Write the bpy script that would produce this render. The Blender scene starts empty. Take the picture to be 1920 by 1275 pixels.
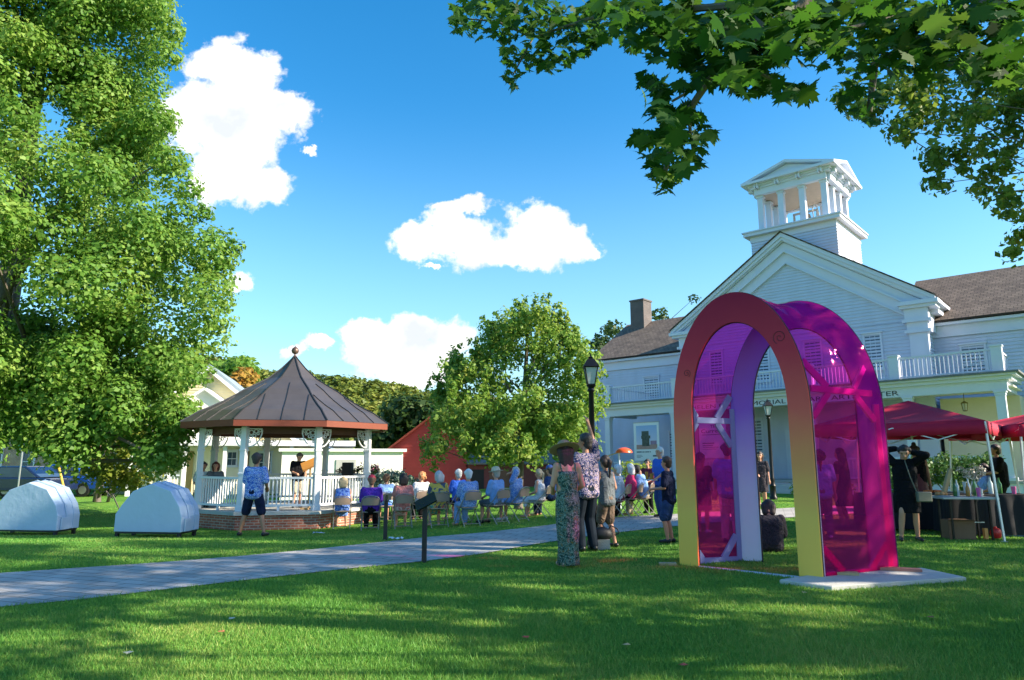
import bpy, math, random
import numpy as np
from mathutils import Vector, Matrix
R = math.radians
random.seed(7); rng = np.random.default_rng(7)
sc = bpy.context.scene
col = sc.collection
# ---------------------------------------------------------------- camera
FPX = 1280.0; PITCH = math.atan(222/FPX); CZ = 1.55
cc_, ss_ = math.cos(PITCH), math.sin(PITCH)
cam_d = bpy.data.cameras.new('camera'); cam = bpy.data.objects.new('camera', cam_d); col.objects.link(cam)
cam.location = (0, 0, CZ); cam.rotation_euler = (R(90)+PITCH, 0, 0)
cam_d.sensor_width = 36; cam_d.lens = FPX/1920*36; cam_d.clip_end = 3000; cam_d.clip_start = .05
sc.camera = cam
# ---------------------------------------------------------------- light
SUN_AZ, SUN_EL = R(103), R(30)
sun_d = bpy.data.lights.new('sun', 'SUN'); sun_d.energy = 4.2; sun_d.angle = R(.55); sun_d.color = (1, .89, .70)
sun = bpy.data.objects.new('sun', sun_d); col.objects.link(sun)
sdir = Vector((math.sin(SUN_AZ)*math.cos(SUN_EL), math.cos(SUN_AZ)*math.cos(SUN_EL), math.sin(SUN_EL)))
sun.rotation_euler = sdir.to_track_quat('Z', 'Y').to_euler(); sun.location = (20, -10, 30)
sc.view_settings.view_transform = 'Standard'; sc.view_settings.look = 'None'
sc.view_settings.exposure = 1.5; sc.view_settings.gamma = 1
world = bpy.data.worlds.new('World'); sc.world = world; world.use_nodes = True
wn, wl = world.node_tree.nodes, world.node_tree.links
def pxdir(x, y):
    v = 637.5-y; den = FPX*cc_-v*ss_
    return ((x-960)/den, (v*cc_+FPX*ss_)/den)
def build_world():
    wn.clear()
    out = wn.new('ShaderNodeOutputWorld'); bg = wn.new('ShaderNodeBackground'); wl.new(bg.outputs[0], out.inputs[0])
    sky = wn.new('ShaderNodeTexSky'); sky.sky_type = 'NISHITA'; sky.sun_disc = False
    sky.sun_elevation = SUN_EL; sky.sun_rotation = SUN_AZ; sky.air_density = 1.0; sky.dust_density = .6; sky.ozone_density = 2.0
    hs = wn.new('ShaderNodeHueSaturation'); hs.inputs['Saturation'].default_value = 1.42; hs.inputs['Hue'].default_value = .494; hs.inputs['Value'].default_value = .69
    wl.new(sky.outputs[0], hs.inputs['Color'])
    bg.inputs['Strength'].default_value = .15
    tc = wn.new('ShaderNodeTexCoord'); sp = wn.new('ShaderNodeSeparateXYZ'); wl.new(tc.outputs['Generated'], sp.inputs[0])
    def math_(op, a, b=None, c=None):
        n = wn.new('ShaderNodeMath'); n.operation = op
        for i, q in enumerate((a, b, c)):
            if q is None: continue
            if isinstance(q, (int, float)): n.inputs[i].default_value = q
            else: wl.new(q, n.inputs[i])
        return n.outputs[0]
    ym = math_('MAXIMUM', sp.outputs[1], .02)
    px_ = math_('DIVIDE', sp.outputs[0], ym); pz_ = math_('DIVIDE', sp.outputs[2], ym)
    cb = wn.new('ShaderNodeCombineXYZ'); wl.new(px_, cb.inputs[0]); wl.new(pz_, cb.inputs[1])
    n1 = wn.new('ShaderNodeTexNoise'); n1.inputs['Scale'].default_value = 9; n1.inputs['Detail'].default_value = 8; n1.inputs['Roughness'].default_value = .62
    wl.new(cb.outputs[0], n1.inputs['Vector'])
    wv = wn.new('ShaderNodeVectorMath'); wv.operation = 'MULTIPLY_ADD'; wl.new(n1.outputs['Color'], wv.inputs[0])
    wv.inputs[1].default_value = (.10, .10, 0); wl.new(cb.outputs[0], wv.inputs[2])
    blobs = [(408,118,52,40),(465,150,60,46),(520,215,62,30),(392,215,92,66),(455,255,72,60),(425,315,62,52),(490,345,48,42),(330,215,40,38),(575,271,14,7),
             (865,380,52,15),(800,450,58,34),(855,430,55,38),(905,462,66,44),(1005,440,62,46),(960,482,70,26),(1075,455,48,34),(1110,464,22,12),(820,494,16,6),
             (448,525,26,20),(700,628,46,28),(768,618,50,30),(838,638,48,36),(735,668,74,42),(805,690,70,44),(606,650,30,13),(560,662,22,10)]
    acc = None
    for (x, y, rx, ry) in blobs:
        k, z = pxdir(x, y); k2, z2 = pxdir(x+rx, y); k3, z3 = pxdir(x, y-ry)
        ax = 1/abs(k2-k); ay = 1/abs(z3-z)
        m = wn.new('ShaderNodeVectorMath'); m.operation = 'MULTIPLY_ADD'; wl.new(wv.outputs[0], m.inputs[0])
        m.inputs[1].default_value = (ax, ay, 0); m.inputs[2].default_value = (-(k+.05)*ax, -(z+.05)*ay, 0)
        ln = wn.new('ShaderNodeVectorMath'); ln.operation = 'LENGTH'; wl.new(m.outputs[0], ln.inputs[0])
        if acc is None: acc = ln.outputs['Value']
        else: acc = math_('SMOOTH_MIN', acc, ln.outputs['Value'], .25)
    n2 = wn.new('ShaderNodeTexNoise'); n2.inputs['Scale'].default_value = 22; n2.inputs['Detail'].default_value = 9; n2.inputs['Roughness'].default_value = .6
    wl.new(cb.outputs[0], n2.inputs['Vector'])
    nz = math_('MULTIPLY_ADD', n2.outputs['Fac'], 1.9, -.95)
    v = math_('ADD', acc, nz)
    mr = wn.new('ShaderNodeMapRange'); mr.interpolation_type = 'SMOOTHSTEP'; wl.new(v, mr.inputs[0])
    mr.inputs[1].default_value = 1.26; mr.inputs[2].default_value = .78; mr.inputs[3].default_value = 0; mr.inputs[4].default_value = 1
    fr = math_('GREATER_THAN', sp.outputs[1], .1)
    fac = math_('MULTIPLY', mr.outputs[0], fr)
    # scattered clouds in the rest of the sky would not be seen; soft grey undersides
    n3 = wn.new('ShaderNodeTexNoise'); n3.inputs['Scale'].default_value = 8; n3.inputs['Detail'].default_value = 5; wl.new(cb.outputs[0], n3.inputs['Vector'])
    cr = wn.new('ShaderNodeMapRange'); wl.new(n3.outputs['Fac'], cr.inputs[0]); cr.inputs[1].default_value = .36; cr.inputs[2].default_value = .54; cr.inputs[3].default_value = 2.15; cr.inputs[4].default_value = 3.4
    cc = wn.new('ShaderNodeCombineXYZ'); wl.new(cr.outputs[0], cc.inputs[0])
    wl.new(math_('MULTIPLY_ADD', cr.outputs[0], .85, .45), cc.inputs[1]); wl.new(math_('MULTIPLY_ADD', cr.outputs[0], .7, .9), cc.inputs[2])
    # pale band near the horizon
    hz = wn.new('ShaderNodeMapRange'); hz.interpolation_type = 'SMOOTHSTEP'; wl.new(sp.outputs[2], hz.inputs[0])
    hz.inputs[1].default_value = .5; hz.inputs[2].default_value = .02; hz.inputs[3].default_value = 0; hz.inputs[4].default_value = .52
    mh = wn.new('ShaderNodeMixRGB'); wl.new(hz.outputs[0], mh.inputs[0]); wl.new(hs.outputs[0], mh.inputs[1]); mh.inputs[2].default_value = (1.45, 2.5, 2.95, 1)
    mx = wn.new('ShaderNodeMixRGB'); wl.new(fac, mx.inputs[0]); wl.new(mh.outputs[0], mx.inputs[1]); wl.new(cc.outputs[0], mx.inputs[2])
    wl.new(mx.outputs[0], bg.inputs['Color'])
build_world()
# ---------------------------------------------------------------- coordinates
def at(x, y, Y):
    kx, kz = pxdir(x, y); return Vector((kx*Y, Y, CZ+kz*Y))
def sst(t):
    t = max(0., min(1., t)); return t*t*(3-2*t)
def gz(X, Y):
    return -.30*sst(-X/6+.1)*sst((Y-11.5)/7) + .10*sst(X/5)*sst((Y-8)/4)
def gzn(X, Y):
    s = lambda t: np.clip(t,0,1)**2*(3-2*np.clip(t,0,1))
    return -.30*s(-X/6+.1)*s((Y-11.5)/7) + .10*s(X/5)*s((Y-8)/4)
def gr(x, y):
    kx, kz = pxdir(x, y); z = 0.
    for _ in range(30):
        Y = (z-CZ)/kz; z = .5*z+.5*gz(kx*Y, Y)
    return Vector((kx*Y, Y, z))
def onground(X, Y): return Vector((X, Y, gz(X, Y)))
# ---------------------------------------------------------------- tagging
def tag(o, label=None, cat=None, group=None, kind=None):
    if label: o['label'] = label
    if cat: o['category'] = cat
    if group: o['group'] = group
    if kind: o['kind'] = kind
    return o
LOC = {}
def thing(name, label, cat, loc=(0,0,0), rz=0, group=None):
    o = bpy.data.objects.new(name, None); col.objects.link(o)
    o.location = loc; o.rotation_euler = (0, 0, rz); o.empty_display_size = .3
    LOC[o.name] = Vector(loc)
    return tag(o, label, cat, group)
def link(name, me, parent=None, world=False):
    o = bpy.data.objects.new(name, me); col.objects.link(o)
    if parent is not None:
        o.parent = parent
        r = parent
        while r.parent: r = r.parent
        if world: me.transform(Matrix.Translation(-LOC[r.name]))
    return o
def children(o): return [c for c in o.children]
def dup(o, parent=None):
    c = o.copy(); col.objects.link(c); c.parent = parent
    for k in list(o.children): dup(k, c)
    return c
# ---------------------------------------------------------------- mesh builder
class MB:
    def __init__(s): s.v = []; s.f = []
    def add(s, vs, fs):
        n = len(s.v); s.v += [tuple(q) for q in vs]; s.f += [tuple(i+n for i in f) for f in fs]; return s
    def hexa(s, p):   # 8 points, bottom 4 then top 4
        return s.add(p, [(0,3,2,1),(4,5,6,7),(0,1,5,4),(1,2,6,5),(2,3,7,6),(3,0,4,7)])
    def box(s, x0, x1, y0, y1, z0, z1, T=None):
        p = [Vector(q) for q in ((x0,y0,z0),(x1,y0,z0),(x1,y1,z0),(x0,y1,z0),(x0,y0,z1),(x1,y0,z1),(x1,y1,z1),(x0,y1,z1))]
        if T: p = [T(q) for q in p]
        return s.hexa(p)
    def bar(s, a, b, w, h=None, up=(0,0,1)):
        a, b = Vector(a), Vector(b); h = h or w; d = (b-a).normalized(); up = Vector(up)
        if abs(d.dot(up)) > .98: up = Vector((1,0,0)) if abs(d.x) < .9 else Vector((0,1,0))
        sx = d.cross(up).normalized()*w/2; sy = sx.cross(d).normalized()*h/2
        return s.hexa([a-sx-sy, a+sx-sy, a+sx+sy, a-sx+sy, b-sx-sy, b+sx-sy, b+sx+sy, b-sx+sy])
    def tube(s, pts, rad, n=8, caps=True):
        pts = [Vector(p) for p in pts]
        if not hasattr(rad, '__len__'): rad = [rad]*len(pts)
        base = len(s.v); prev = None
        for i, p in enumerate(pts):
            d = (pts[min(i+1, len(pts)-1)]-pts[max(i-1, 0)]).normalized()
            if prev is None: a = d.orthogonal().normalized()
            else: a = (prev-d*prev.dot(d)).normalized()
            prev = a; b = d.cross(a)
            for k in range(n):
                t = 2*math.pi*k/n; s.v.append(tuple(p+(a*math.cos(t)+b*math.sin(t))*rad[i]))
        for i in range(len(pts)-1):
            for k in range(n):
                k2 = (k+1) % n; s.f.append((base+i*n+k, base+i*n+k2, base+(i+1)*n+k2, base+(i+1)*n+k))
        if caps:
            s.f.append(tuple(base+k for k in range(n))[::-1]); s.f.append(tuple(base+(len(pts)-1)*n+k for k in range(n)))
        return s
    def lathe(s, prof, c=(0,0,0), n=16, rot=0, sx=1, sy=1, caps=True):
        base = len(s.v)
        for (r, z) in prof:
            for k in range(n):
                t = 2*math.pi*k/n+rot; s.v.append((c[0]+r*sx*math.cos(t), c[1]+r*sy*math.sin(t), c[2]+z))
        for i in range(len(prof)-1):
            for k in range(n):
                k2 = (k+1) % n; s.f.append((base+i*n+k, base+i*n+k2, base+(i+1)*n+k2, base+(i+1)*n+k))
        if caps:
            s.f.append(tuple(base+k for k in range(n))[::-1]); s.f.append(tuple(base+(len(prof)-1)*n+k for k in range(n)))
        return s
    def prism(s, poly, d0, d1, T):   # poly of (a,b); T(a,b,d)->point
        n = len(poly); base = len(s.v)
        for d in (d0, d1):
            for a, b in poly: s.v.append(tuple(T(a, b, d)))
        s.f.append(tuple(base+i for i in range(n))[::-1]); s.f.append(tuple(base+n+i for i in range(n)))
        for i in range(n):
            j = (i+1) % n; s.f.append((base+i, base+j, base+n+j, base+n+i))
        return s
    def band(s, outer, inner, d0, d1, T):  # closed strip between two open curves
        n = len(outer); base = len(s.v)
        for d in (d0, d1):
            for cu in (outer, inner):
                for a, b in cu: s.v.append(tuple(T(a, b, d)))
        O0, I0, O1, I1 = base, base+n, base+2*n, base+3*n
        for i in range(n-1):
            s.f += [(O0+i, O0+i+1, I0+i+1, I0+i), (O1+i, I1+i, I1+i+1, O1+i+1), (O0+i, O1+i, O1+i+1, O0+i+1), (I0+i, I0+i+1, I1+i+1, I1+i)]
        s.f += [(O0, I0, I1, O1), (O0+n-1, O1+n-1, I1+n-1, I0+n-1)]
        return s
    def mesh(s, name, m, smooth=False):
        me = bpy.data.meshes.new(name); me.from_pydata(s.v, [], s.f)
        import bmesh
        bm = bmesh.new(); bm.from_mesh(me); bmesh.ops.recalc_face_normals(bm, faces=bm.faces); bm.to_mesh(me); bm.free()
        if m: me.materials.append(m)
        if smooth:
            me.polygons.foreach_set('use_smooth', [True]*len(me.polygons))
            try: me.set_sharp_from_angle(angle=R(40))
            except Exception: pass
        return me
    def build(s, name, m, parent=None, world=True, smooth=False, bevel=0):
        o = link(name, s.mesh(name, m, smooth), parent, world)
        if bevel:
            b = o.modifiers.new('bevel', 'BEVEL'); b.width = bevel; b.segments = 2; b.limit_method = 'ANGLE'
        return o
def solo(mb, name, m, loc, label=None, cat=None, group=None, kind=None, smooth=False):
    """one-mesh thing: world-space builder, origin put at loc"""
    me = mb.mesh(name, m, smooth); me.transform(Matrix.Translation(-Vector(loc)))
    o = bpy.data.objects.new(name, me); col.objects.link(o); o.location = loc
    return tag(o, label, cat, group, kind)
class Frame:
    def __init__(s, O, az_right, z0=0, shear=0):   # az_right: compass azimuth of +u (right along the facade)
        s.O = Vector((O[0], O[1], 0)); a = R(az_right)
        s.U = Vector((math.sin(a), math.cos(a), 0)); s.W = Vector((-s.U.y, s.U.x, 0)); s.z0 = z0; s.shear = shear
        s.rz = math.atan2(s.U.y, s.U.x)
    def __call__(s, p): return s.O+s.U*p[0]+s.W*p[1]+Vector((0, 0, p[2]+s.z0+s.shear*p[0]))
    def p(s, a, b, d): return s((a, d, b))     # for prism: a=u, b=z, d=w
    def q(s, a, b, d): return s((d, a, b))     # for prism: a=w, b=z, d=u
# ---------------------------------------------------------------- materials
def newmat(name):
    m = bpy.data.materials.new(name); m.use_nodes = True; nt = m.node_tree
    return m, nt.nodes, nt.links, nt.nodes['Principled BSDF']
def rgb(c): return (c[0], c[1], c[2], 1)
def hexc(r, g, b):
    f = lambda v: (v/255/12.92 if v/255 <= .04045 else ((v/255+.055)/1.055)**2.4)
    return (f(r), f(g), f(b))
def coord(n, l, kind='Object', scale=(1,1,1)):
    tc = n.new('ShaderNodeTexCoord'); mp = n.new('ShaderNodeMapping'); l.new(tc.outputs[kind], mp.inputs[0]); mp.inputs['Scale'].default_value = scale
    return mp.outputs[0]
def M(name, c, rough=.6, metal=0, var=.12, scale=6, bump=.1, bscale=40, stretch=(1,1,1), spec=.5, coat=0):
    m, n, l, b = newmat(name)
    v = coord(n, l, 'Object', stretch)
    no = n.new('ShaderNodeTexNoise'); no.inputs['Scale'].default_value = scale; no.inputs['Detail'].default_value = 5; l.new(v, no.inputs['Vector'])
    mx = n.new('ShaderNodeMixRGB'); l.new(no.outputs['Fac'], mx.inputs[0])
    mx.inputs[1].default_value = rgb([q*(1-var) for q in c]); mx.inputs[2].default_value = rgb([min(1, q*(1+var)) for q in c])
    l.new(mx.outputs[0], b.inputs['Base Color'])
    b.inputs['Roughness'].default_value = rough; b.inputs['Metallic'].default_value = metal
    b.inputs['Specular IOR Level'].default_value = spec; b.inputs['Coat Weight'].default_value = coat
    if bump:
        n2 = n.new('ShaderNodeTexNoise'); n2.inputs['Scale'].default_value = bscale; n2.inputs['Detail'].default_value = 4; l.new(v, n2.inputs['Vector'])
        bp = n.new('ShaderNodeBump'); bp.inputs['Strength'].default_value = bump; bp.inputs['Distance'].default_value = .02
        l.new(n2.outputs['Fac'], bp.inputs['Height']); l.new(bp.outputs[0], b.inputs['Normal'])
    return m
def Mleaf(name, c1, c2, c3, trans=.35, patch=.5):
    m, n, l, b = newmat(name)
    g = n.new('ShaderNodeNewGeometry'); ra = n.new('ShaderNodeValToRGB')
    v = coord(n, l); no = n.new('ShaderNodeTexNoise'); no.inputs['Scale'].default_value = patch; no.inputs['Detail'].default_value = 3; l.new(v, no.inputs['Vector'])
    a = n.new('ShaderNodeMath'); a.operation = 'MULTIPLY_ADD'; l.new(no.outputs['Fac'], a.inputs[0]); a.inputs[1].default_value = 1.2; a.inputs[2].default_value = -.35
    a2 = n.new('ShaderNodeMath'); a2.operation = 'MULTIPLY_ADD'; l.new(g.outputs['Random Per Island'], a2.inputs[0]); a2.inputs[1].default_value = .5; l.new(a.outputs[0], a2.inputs[2])
    l.new(a2.outputs[0], ra.inputs[0])
    e = ra.color_ramp.elements; e[0].position = 0; e[0].color = rgb(c1); e[1].position = 1; e[1].color = rgb(c3)
    k = e.new(.5); k.color = rgb(c2)
    l.new(ra.outputs[0], b.inputs['Base Color']); b.inputs['Roughness'].default_value = .55; b.inputs['Specular IOR Level'].default_value = .35
    tr = n.new('ShaderNodeBsdfTranslucent'); hs = n.new('ShaderNodeHueSaturation'); hs.inputs['Value'].default_value = 1.3; hs.inputs['Hue'].default_value = .48
    l.new(ra.outputs[0], hs.inputs['Color']); l.new(hs.outputs[0], tr.inputs['Color'])
    mx = n.new('ShaderNodeMixShader'); mx.inputs[0].default_value = trans
    l.new(b.outputs[0], mx.inputs[1]); l.new(tr.outputs[0], mx.inputs[2]); l.new(mx.outputs[0], n['Material Output'].inputs[0])
    return m
def Mprint(name, cols, scale=20, rough=.8):
    """printed fabric: voronoi/noise patches of the given colours"""
    m, n, l, b = newmat(name)
    v = coord(n, l)
    no = n.new('ShaderNodeTexNoise'); no.inputs['Scale'].default_value = scale; no.inputs['Detail'].default_value = 3; no.inputs['Distortion'].default_value = 1.2; l.new(v, no.inputs['Vector'])
    ra = n.new('ShaderNodeValToRGB'); ra.color_ramp.interpolation = 'CONSTANT'; l.new(no.outputs['Fac'], ra.inputs[0])
    e = ra.color_ramp.elements; e[0].position = 0; e[0].color = rgb(cols[0]); e[1].position = .44; e[1].color = rgb(cols[1 % len(cols)])
    for i, c in enumerate(cols[2:]): k = e.new(.5+.06*i); k.color = rgb(c)
    l.new(ra.outputs[0], b.inputs['Base Color']); b.inputs['Roughness'].default_value = rough
    return m
def Mbrick(name, c1, c2, mortar, scale=1, bw=.22, bh=.075, ms=.01, rough=.8, bump=.4, kind='Object', rot=(0,0,0), var=True):
    m, n, l, b = newmat(name)
    tc = n.new('ShaderNodeTexCoord'); mp = n.new('ShaderNodeMapping'); l.new(tc.outputs[kind], mp.inputs[0]); mp.inputs['Rotation'].default_value = rot
    t = n.new('ShaderNodeTexBrick'); t.inputs['Color1'].default_value = rgb(c1); t.inputs['Color2'].default_value = rgb(c2); t.inputs['Mortar'].default_value = rgb(mortar)
    t.inputs['Scale'].default_value = scale; t.inputs['Brick Width'].default_value = bw; t.inputs['Row Height'].default_value = bh; t.inputs['Mortar Size'].default_value = ms
    l.new(mp.outputs[0], t.inputs['Vector'])
    no = n.new('ShaderNodeTexNoise'); no.inputs['Scale'].default_value = 1.7; no.inputs['Detail'].default_value = 6; l.new(mp.outputs[0], no.inputs['Vector'])
    mx = n.new('ShaderNodeMixRGB'); mx.blend_type = 'OVERLAY'; mx.inputs[0].default_value = .55; l.new(t.outputs['Color'], mx.inputs[1]); l.new(no.outputs['Fac'], mx.inputs[2])
    l.new(mx.outputs[0], b.inputs['Base Color']); b.inputs['Roughness'].default_value = rough
    bp = n.new('ShaderNodeBump'); bp.inputs['Strength'].default_value = bump; bp.inputs['Distance'].default_value = .01; bp.invert = True
    l.new(t.outputs['Fac'], bp.inputs['Height']); l.new(bp.outputs[0], b.inputs['Normal'])
    return m
def Mramp(name, stops, z0, z1, rough=.5, axis=2):
    """paint that grades with height (object z)"""
    m, n, l, b = newmat(name)
    tc = n.new('ShaderNodeTexCoord'); s = n.new('ShaderNodeSeparateXYZ'); l.new(tc.outputs['Object'], s.inputs[0])
    mr = n.new('ShaderNodeMapRange'); l.new(s.outputs[axis], mr.inputs[0]); mr.inputs[1].default_value = z0; mr.inputs[2].default_value = z1
    no = n.new('ShaderNodeTexNoise'); no.inputs['Scale'].default_value = 3; l.new(tc.outputs['Object'], no.inputs['Vector'])
    ad = n.new('ShaderNodeMath'); ad.operation = 'MULTIPLY_ADD'; l.new(no.outputs['Fac'], ad.inputs[0]); ad.inputs[1].default_value = .05; l.new(mr.outputs[0], ad.inputs[2])
    ra = n.new('ShaderNodeValToRGB'); l.new(ad.outputs[0], ra.inputs[0]); e = ra.color_ramp.elements
    e[0].position = stops[0][0]; e[0].color = rgb(stops[0][1]); e[1].position = stops[-1][0]; e[1].color = rgb(stops[-1][1])
    for p, c in stops[1:-1]: k = e.new(p); k.color = rgb(c)
    l.new(ra.outputs[0], b.inputs['Base Color']); b.inputs['Roughness'].default_value = rough
    return m
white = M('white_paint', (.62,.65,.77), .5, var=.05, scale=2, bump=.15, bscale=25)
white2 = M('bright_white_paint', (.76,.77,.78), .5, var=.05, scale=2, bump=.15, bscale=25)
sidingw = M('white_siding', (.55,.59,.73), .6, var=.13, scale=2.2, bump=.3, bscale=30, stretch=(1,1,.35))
cream = M('cream_paint', (.72,.62,.44), .6, var=.05)
ceilm = M('porch_ceiling', (.80,.74,.62), .6, var=.04)  # warm reflected light is put into this cream
blackm = M('black_metal', (.02,.02,.022), .4, metal=.6, var=.2)
blackp = M('black_paint', (.015,.015,.017), .55)
steel = M('steel', (.55,.56,.58), .35, metal=.8)
glassd = M('window_glass', (.045,.08,.14), .12, var=.4, scale=1.5, bump=0, spec=.5)
skin = M('skin', (.58,.29,.19), .5, var=.06, bump=0)
skin2 = M('tanned_skin', (.42,.20,.12), .5, var=.06, bump=0)
wood = M('brown_wood', (.25,.12,.06), .6, var=.25, scale=8, stretch=(1,1,6))
pine = M('pine_wood', (.48,.33,.17), .6, var=.2, scale=9)
concrete = M('concrete', (.50,.49,.46), .85, var=.15, scale=5, bump=.4)
# ================================================================ GROUND
def build_ground():
    xs = np.concatenate([np.linspace(-900,-60,15), np.linspace(-55,-22,12), np.linspace(-20,20,81), np.linspace(22,55,12), np.linspace(60,900,15)])
    ys = np.concatenate([np.linspace(-900,-30,12), np.linspace(-28,2,11), np.linspace(2.5,30,90), np.linspace(31,60,15), np.linspace(70,1500,20)])
    X, Y = np.meshgrid(xs, ys); Z = gzn(X, Y)
    nx, ny = len(xs), len(ys); v = np.stack([X.ravel(), Y.ravel(), Z.ravel()], 1)
    i = np.arange(ny-1)[:, None]*nx+np.arange(nx-1)[None, :]; f = np.stack([i, i+1, i+nx+1, i+nx], -1).reshape(-1, 4)
    me = bpy.data.meshes.new('lawn'); me.from_pydata(v.tolist(), [], f.tolist()); me.polygons.foreach_set('use_smooth', [True]*len(me.polygons))
    m, n, l, b = newmat('lawn_soil')
    v_ = coord(n, l); n1 = n.new('ShaderNodeTexNoise'); n1.inputs['Scale'].default_value = .6; n1.inputs['Detail'].default_value = 8; l.new(v_, n1.inputs['Vector'])
    ra = n.new('ShaderNodeValToRGB'); l.new(n1.outputs['Fac'], ra.inputs[0]); e = ra.color_ramp.elements
    e[0].position = .3; e[0].color = (.08,.22,.03,1); e[1].position = .7; e[1].color = (.17,.32,.045,1)
    n2 = n.new('ShaderNodeTexNoise'); n2.inputs['Scale'].default_value = 45; n2.inputs['Detail'].default_value = 4; l.new(v_, n2.inputs['Vector'])
    mx = n.new('ShaderNodeMixRGB'); mx.blend_type = 'OVERLAY'; mx.inputs[0].default_value = .7; l.new(ra.outputs[0], mx.inputs[1]); l.new(n2.outputs['Fac'], mx.inputs[2])
    l.new(mx.outputs[0], b.inputs['Base Color']); b.inputs['Roughness'].default_value = .95; b.inputs['Specular IOR Level'].default_value = .1
    bp = n.new('ShaderNodeBump'); bp.inputs['Strength'].default_value = .8; bp.inputs['Distance'].default_value = .05; l.new(n2.outputs['Fac'], bp.inputs['Height']); l.new(bp.outputs[0], b.inputs['Normal'])
    me.materials.append(m); o = bpy.data.objects.new('lawn', me); col.objects.link(o); tag(o, kind='structure')
build_ground()
# path: near edge and far edge, points on the ground
near_px = [(-260,1168),(0,1140),(150,1126),(300,1108),(480,1087),(640,1069),(800,1053),(900,1040),(1000,1022),(1090,1008),(1160,999),(1270,987),(1400,976),(1560,966),(1700,958)]
far_px = [(-260,1084),(0,1076),(150,1066),(300,1056),(450,1044),(580,1032),(700,1019),(800,1008),(900,1000),(1000,989),(1080,978),(1140,971),(1240,966.5),(1400,957),(1560,949),(1700,942)]
def resample(P, n=90):
    P = [gr(*p) for p in P]; P = np.array([(p.x, p.y) for p in P]); t = np.linspace(0, 1, len(P)); T = np.linspace(0, 1, n)
    return np.stack([np.interp(T, t, P[:, 0]), np.interp(T, t, P[:, 1])], 1)
pathN, pathF = resample(near_px), resample(far_px)
def build_path():
    n = len(pathN); K = 7; vs = []; fs = []
    for i in range(n):
        for k in range(K):
            p = pathN[i]*(1-k/(K-1))+pathF[i]*(k/(K-1)); vs.append((p[0], p[1], gz(*p)+.014))
    for i in range(n-1):
        for k in range(K-1): a = i*K+k; fs.append((a, a+1, a+K+1, a+K))
    m = Mbrick('concrete_pavers', (.42,.395,.385), (.35,.335,.33), (.19,.175,.16), bw=.42, bh=.21, ms=.012, rough=.85, bump=.3, rot=(0,0,R(20)))
    me = bpy.data.meshes.new('path'); me.from_pydata(vs, [], fs); me.materials.append(m)
    o = bpy.data.objects.new('path', me); col.objects.link(o); tag(o, kind='structure')
build_path()
def inpoly(px, py, poly):
    x, y = poly[:, 0], poly[:, 1]; ins = np.zeros(len(px), bool); j = len(poly)-1
    for i in range(len(poly)):
        c = ((y[i] > py) != (y[j] > py)) & (px < (x[j]-x[i])*(py-y[i])/(y[j]-y[i]+1e-12)+x[i]); ins ^= c; j = i
    return ins
path_poly = np.concatenate([pathN, pathF[::-1]])
SLAB = [gr(*p) for p in ((1462,1095),(1560,1108),(1812,1090),(1730,1072),(1560,1080))]
slab_poly = np.array([(p.x, p.y) for p in SLAB])
def fastmesh(name, v, nper, m, parent=None, world=True):
    """v: (N*nper,3) every nper verts is a face"""
    me = bpy.data.meshes.new(name); N = len(v)//nper
    me.vertices.add(len(v)); me.vertices.foreach_set('co', v.astype(np.float32).ravel())
    me.loops.add(N*nper); me.loops.foreach_set('vertex_index', np.arange(N*nper, dtype=np.int32))
    me.polygons.add(N); me.polygons.foreach_set('loop_start', np.arange(0, N*nper, nper, dtype=np.int32))
    me.update(calc_edges=True); me.materials.append(m)
    return me
def build_grass():
    N = 620000
    Y = 1/(1/4.3+(1/27-1/4.3)*rng.random(N)); X = (rng.random(N)*2-1)*.84*Y
    keep = ~inpoly(X+rng.normal(size=N)*.03, Y+rng.normal(size=N)*.035+.05*np.sin(X*3.1)*np.sin(X*7.7), path_poly) & ~inpoly(X, Y, slab_poly)
    keep &= ((X+6.86)**2+(Y-21)**2 > 3.0**2)
    X, Y = X[keep], Y[keep]; N = len(X); Z = gzn(X, Y)
    pat = np.sin(X*1.7+np.sin(Y*2.1)*1.3)*np.sin(Y*1.9+np.cos(X*1.1))
    h = (.017+.018*rng.random(N)+.005*pat)*(1+.9*(rng.random(N) > .95))*np.clip(1.2-(Y-5)/40, .7, 1.2); w = .0035*(Y/5)**.9+.001
    a = rng.random(N)*2*np.pi; b = rng.random(N)*2*np.pi; ln = (.2+.7*rng.random(N))*h
    v = np.zeros((N, 3, 3)); ca, sa = np.cos(a)*w, np.sin(a)*w
    v[:, 0] = np.stack([X-ca, Y-sa, Z-.004], 1); v[:, 1] = np.stack([X+ca, Y+sa, Z-.004], 1)
    v[:, 2] = np.stack([X+np.cos(b)*ln, Y+np.sin(b)*ln, Z+h], 1)
    m = Mleaf('grass_blades', (.07,.23,.04), (.14,.34,.05), (.40,.42,.11), trans=.35, patch=.55)
    me = fastmesh('grass', v.reshape(-1, 3), 3, m)
    o = bpy.data.objects.new('grass', me); col.objects.link(o); tag(o, 'short green lawn grass, mown and trodden', 'grass', kind='stuff')
build_grass()
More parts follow.
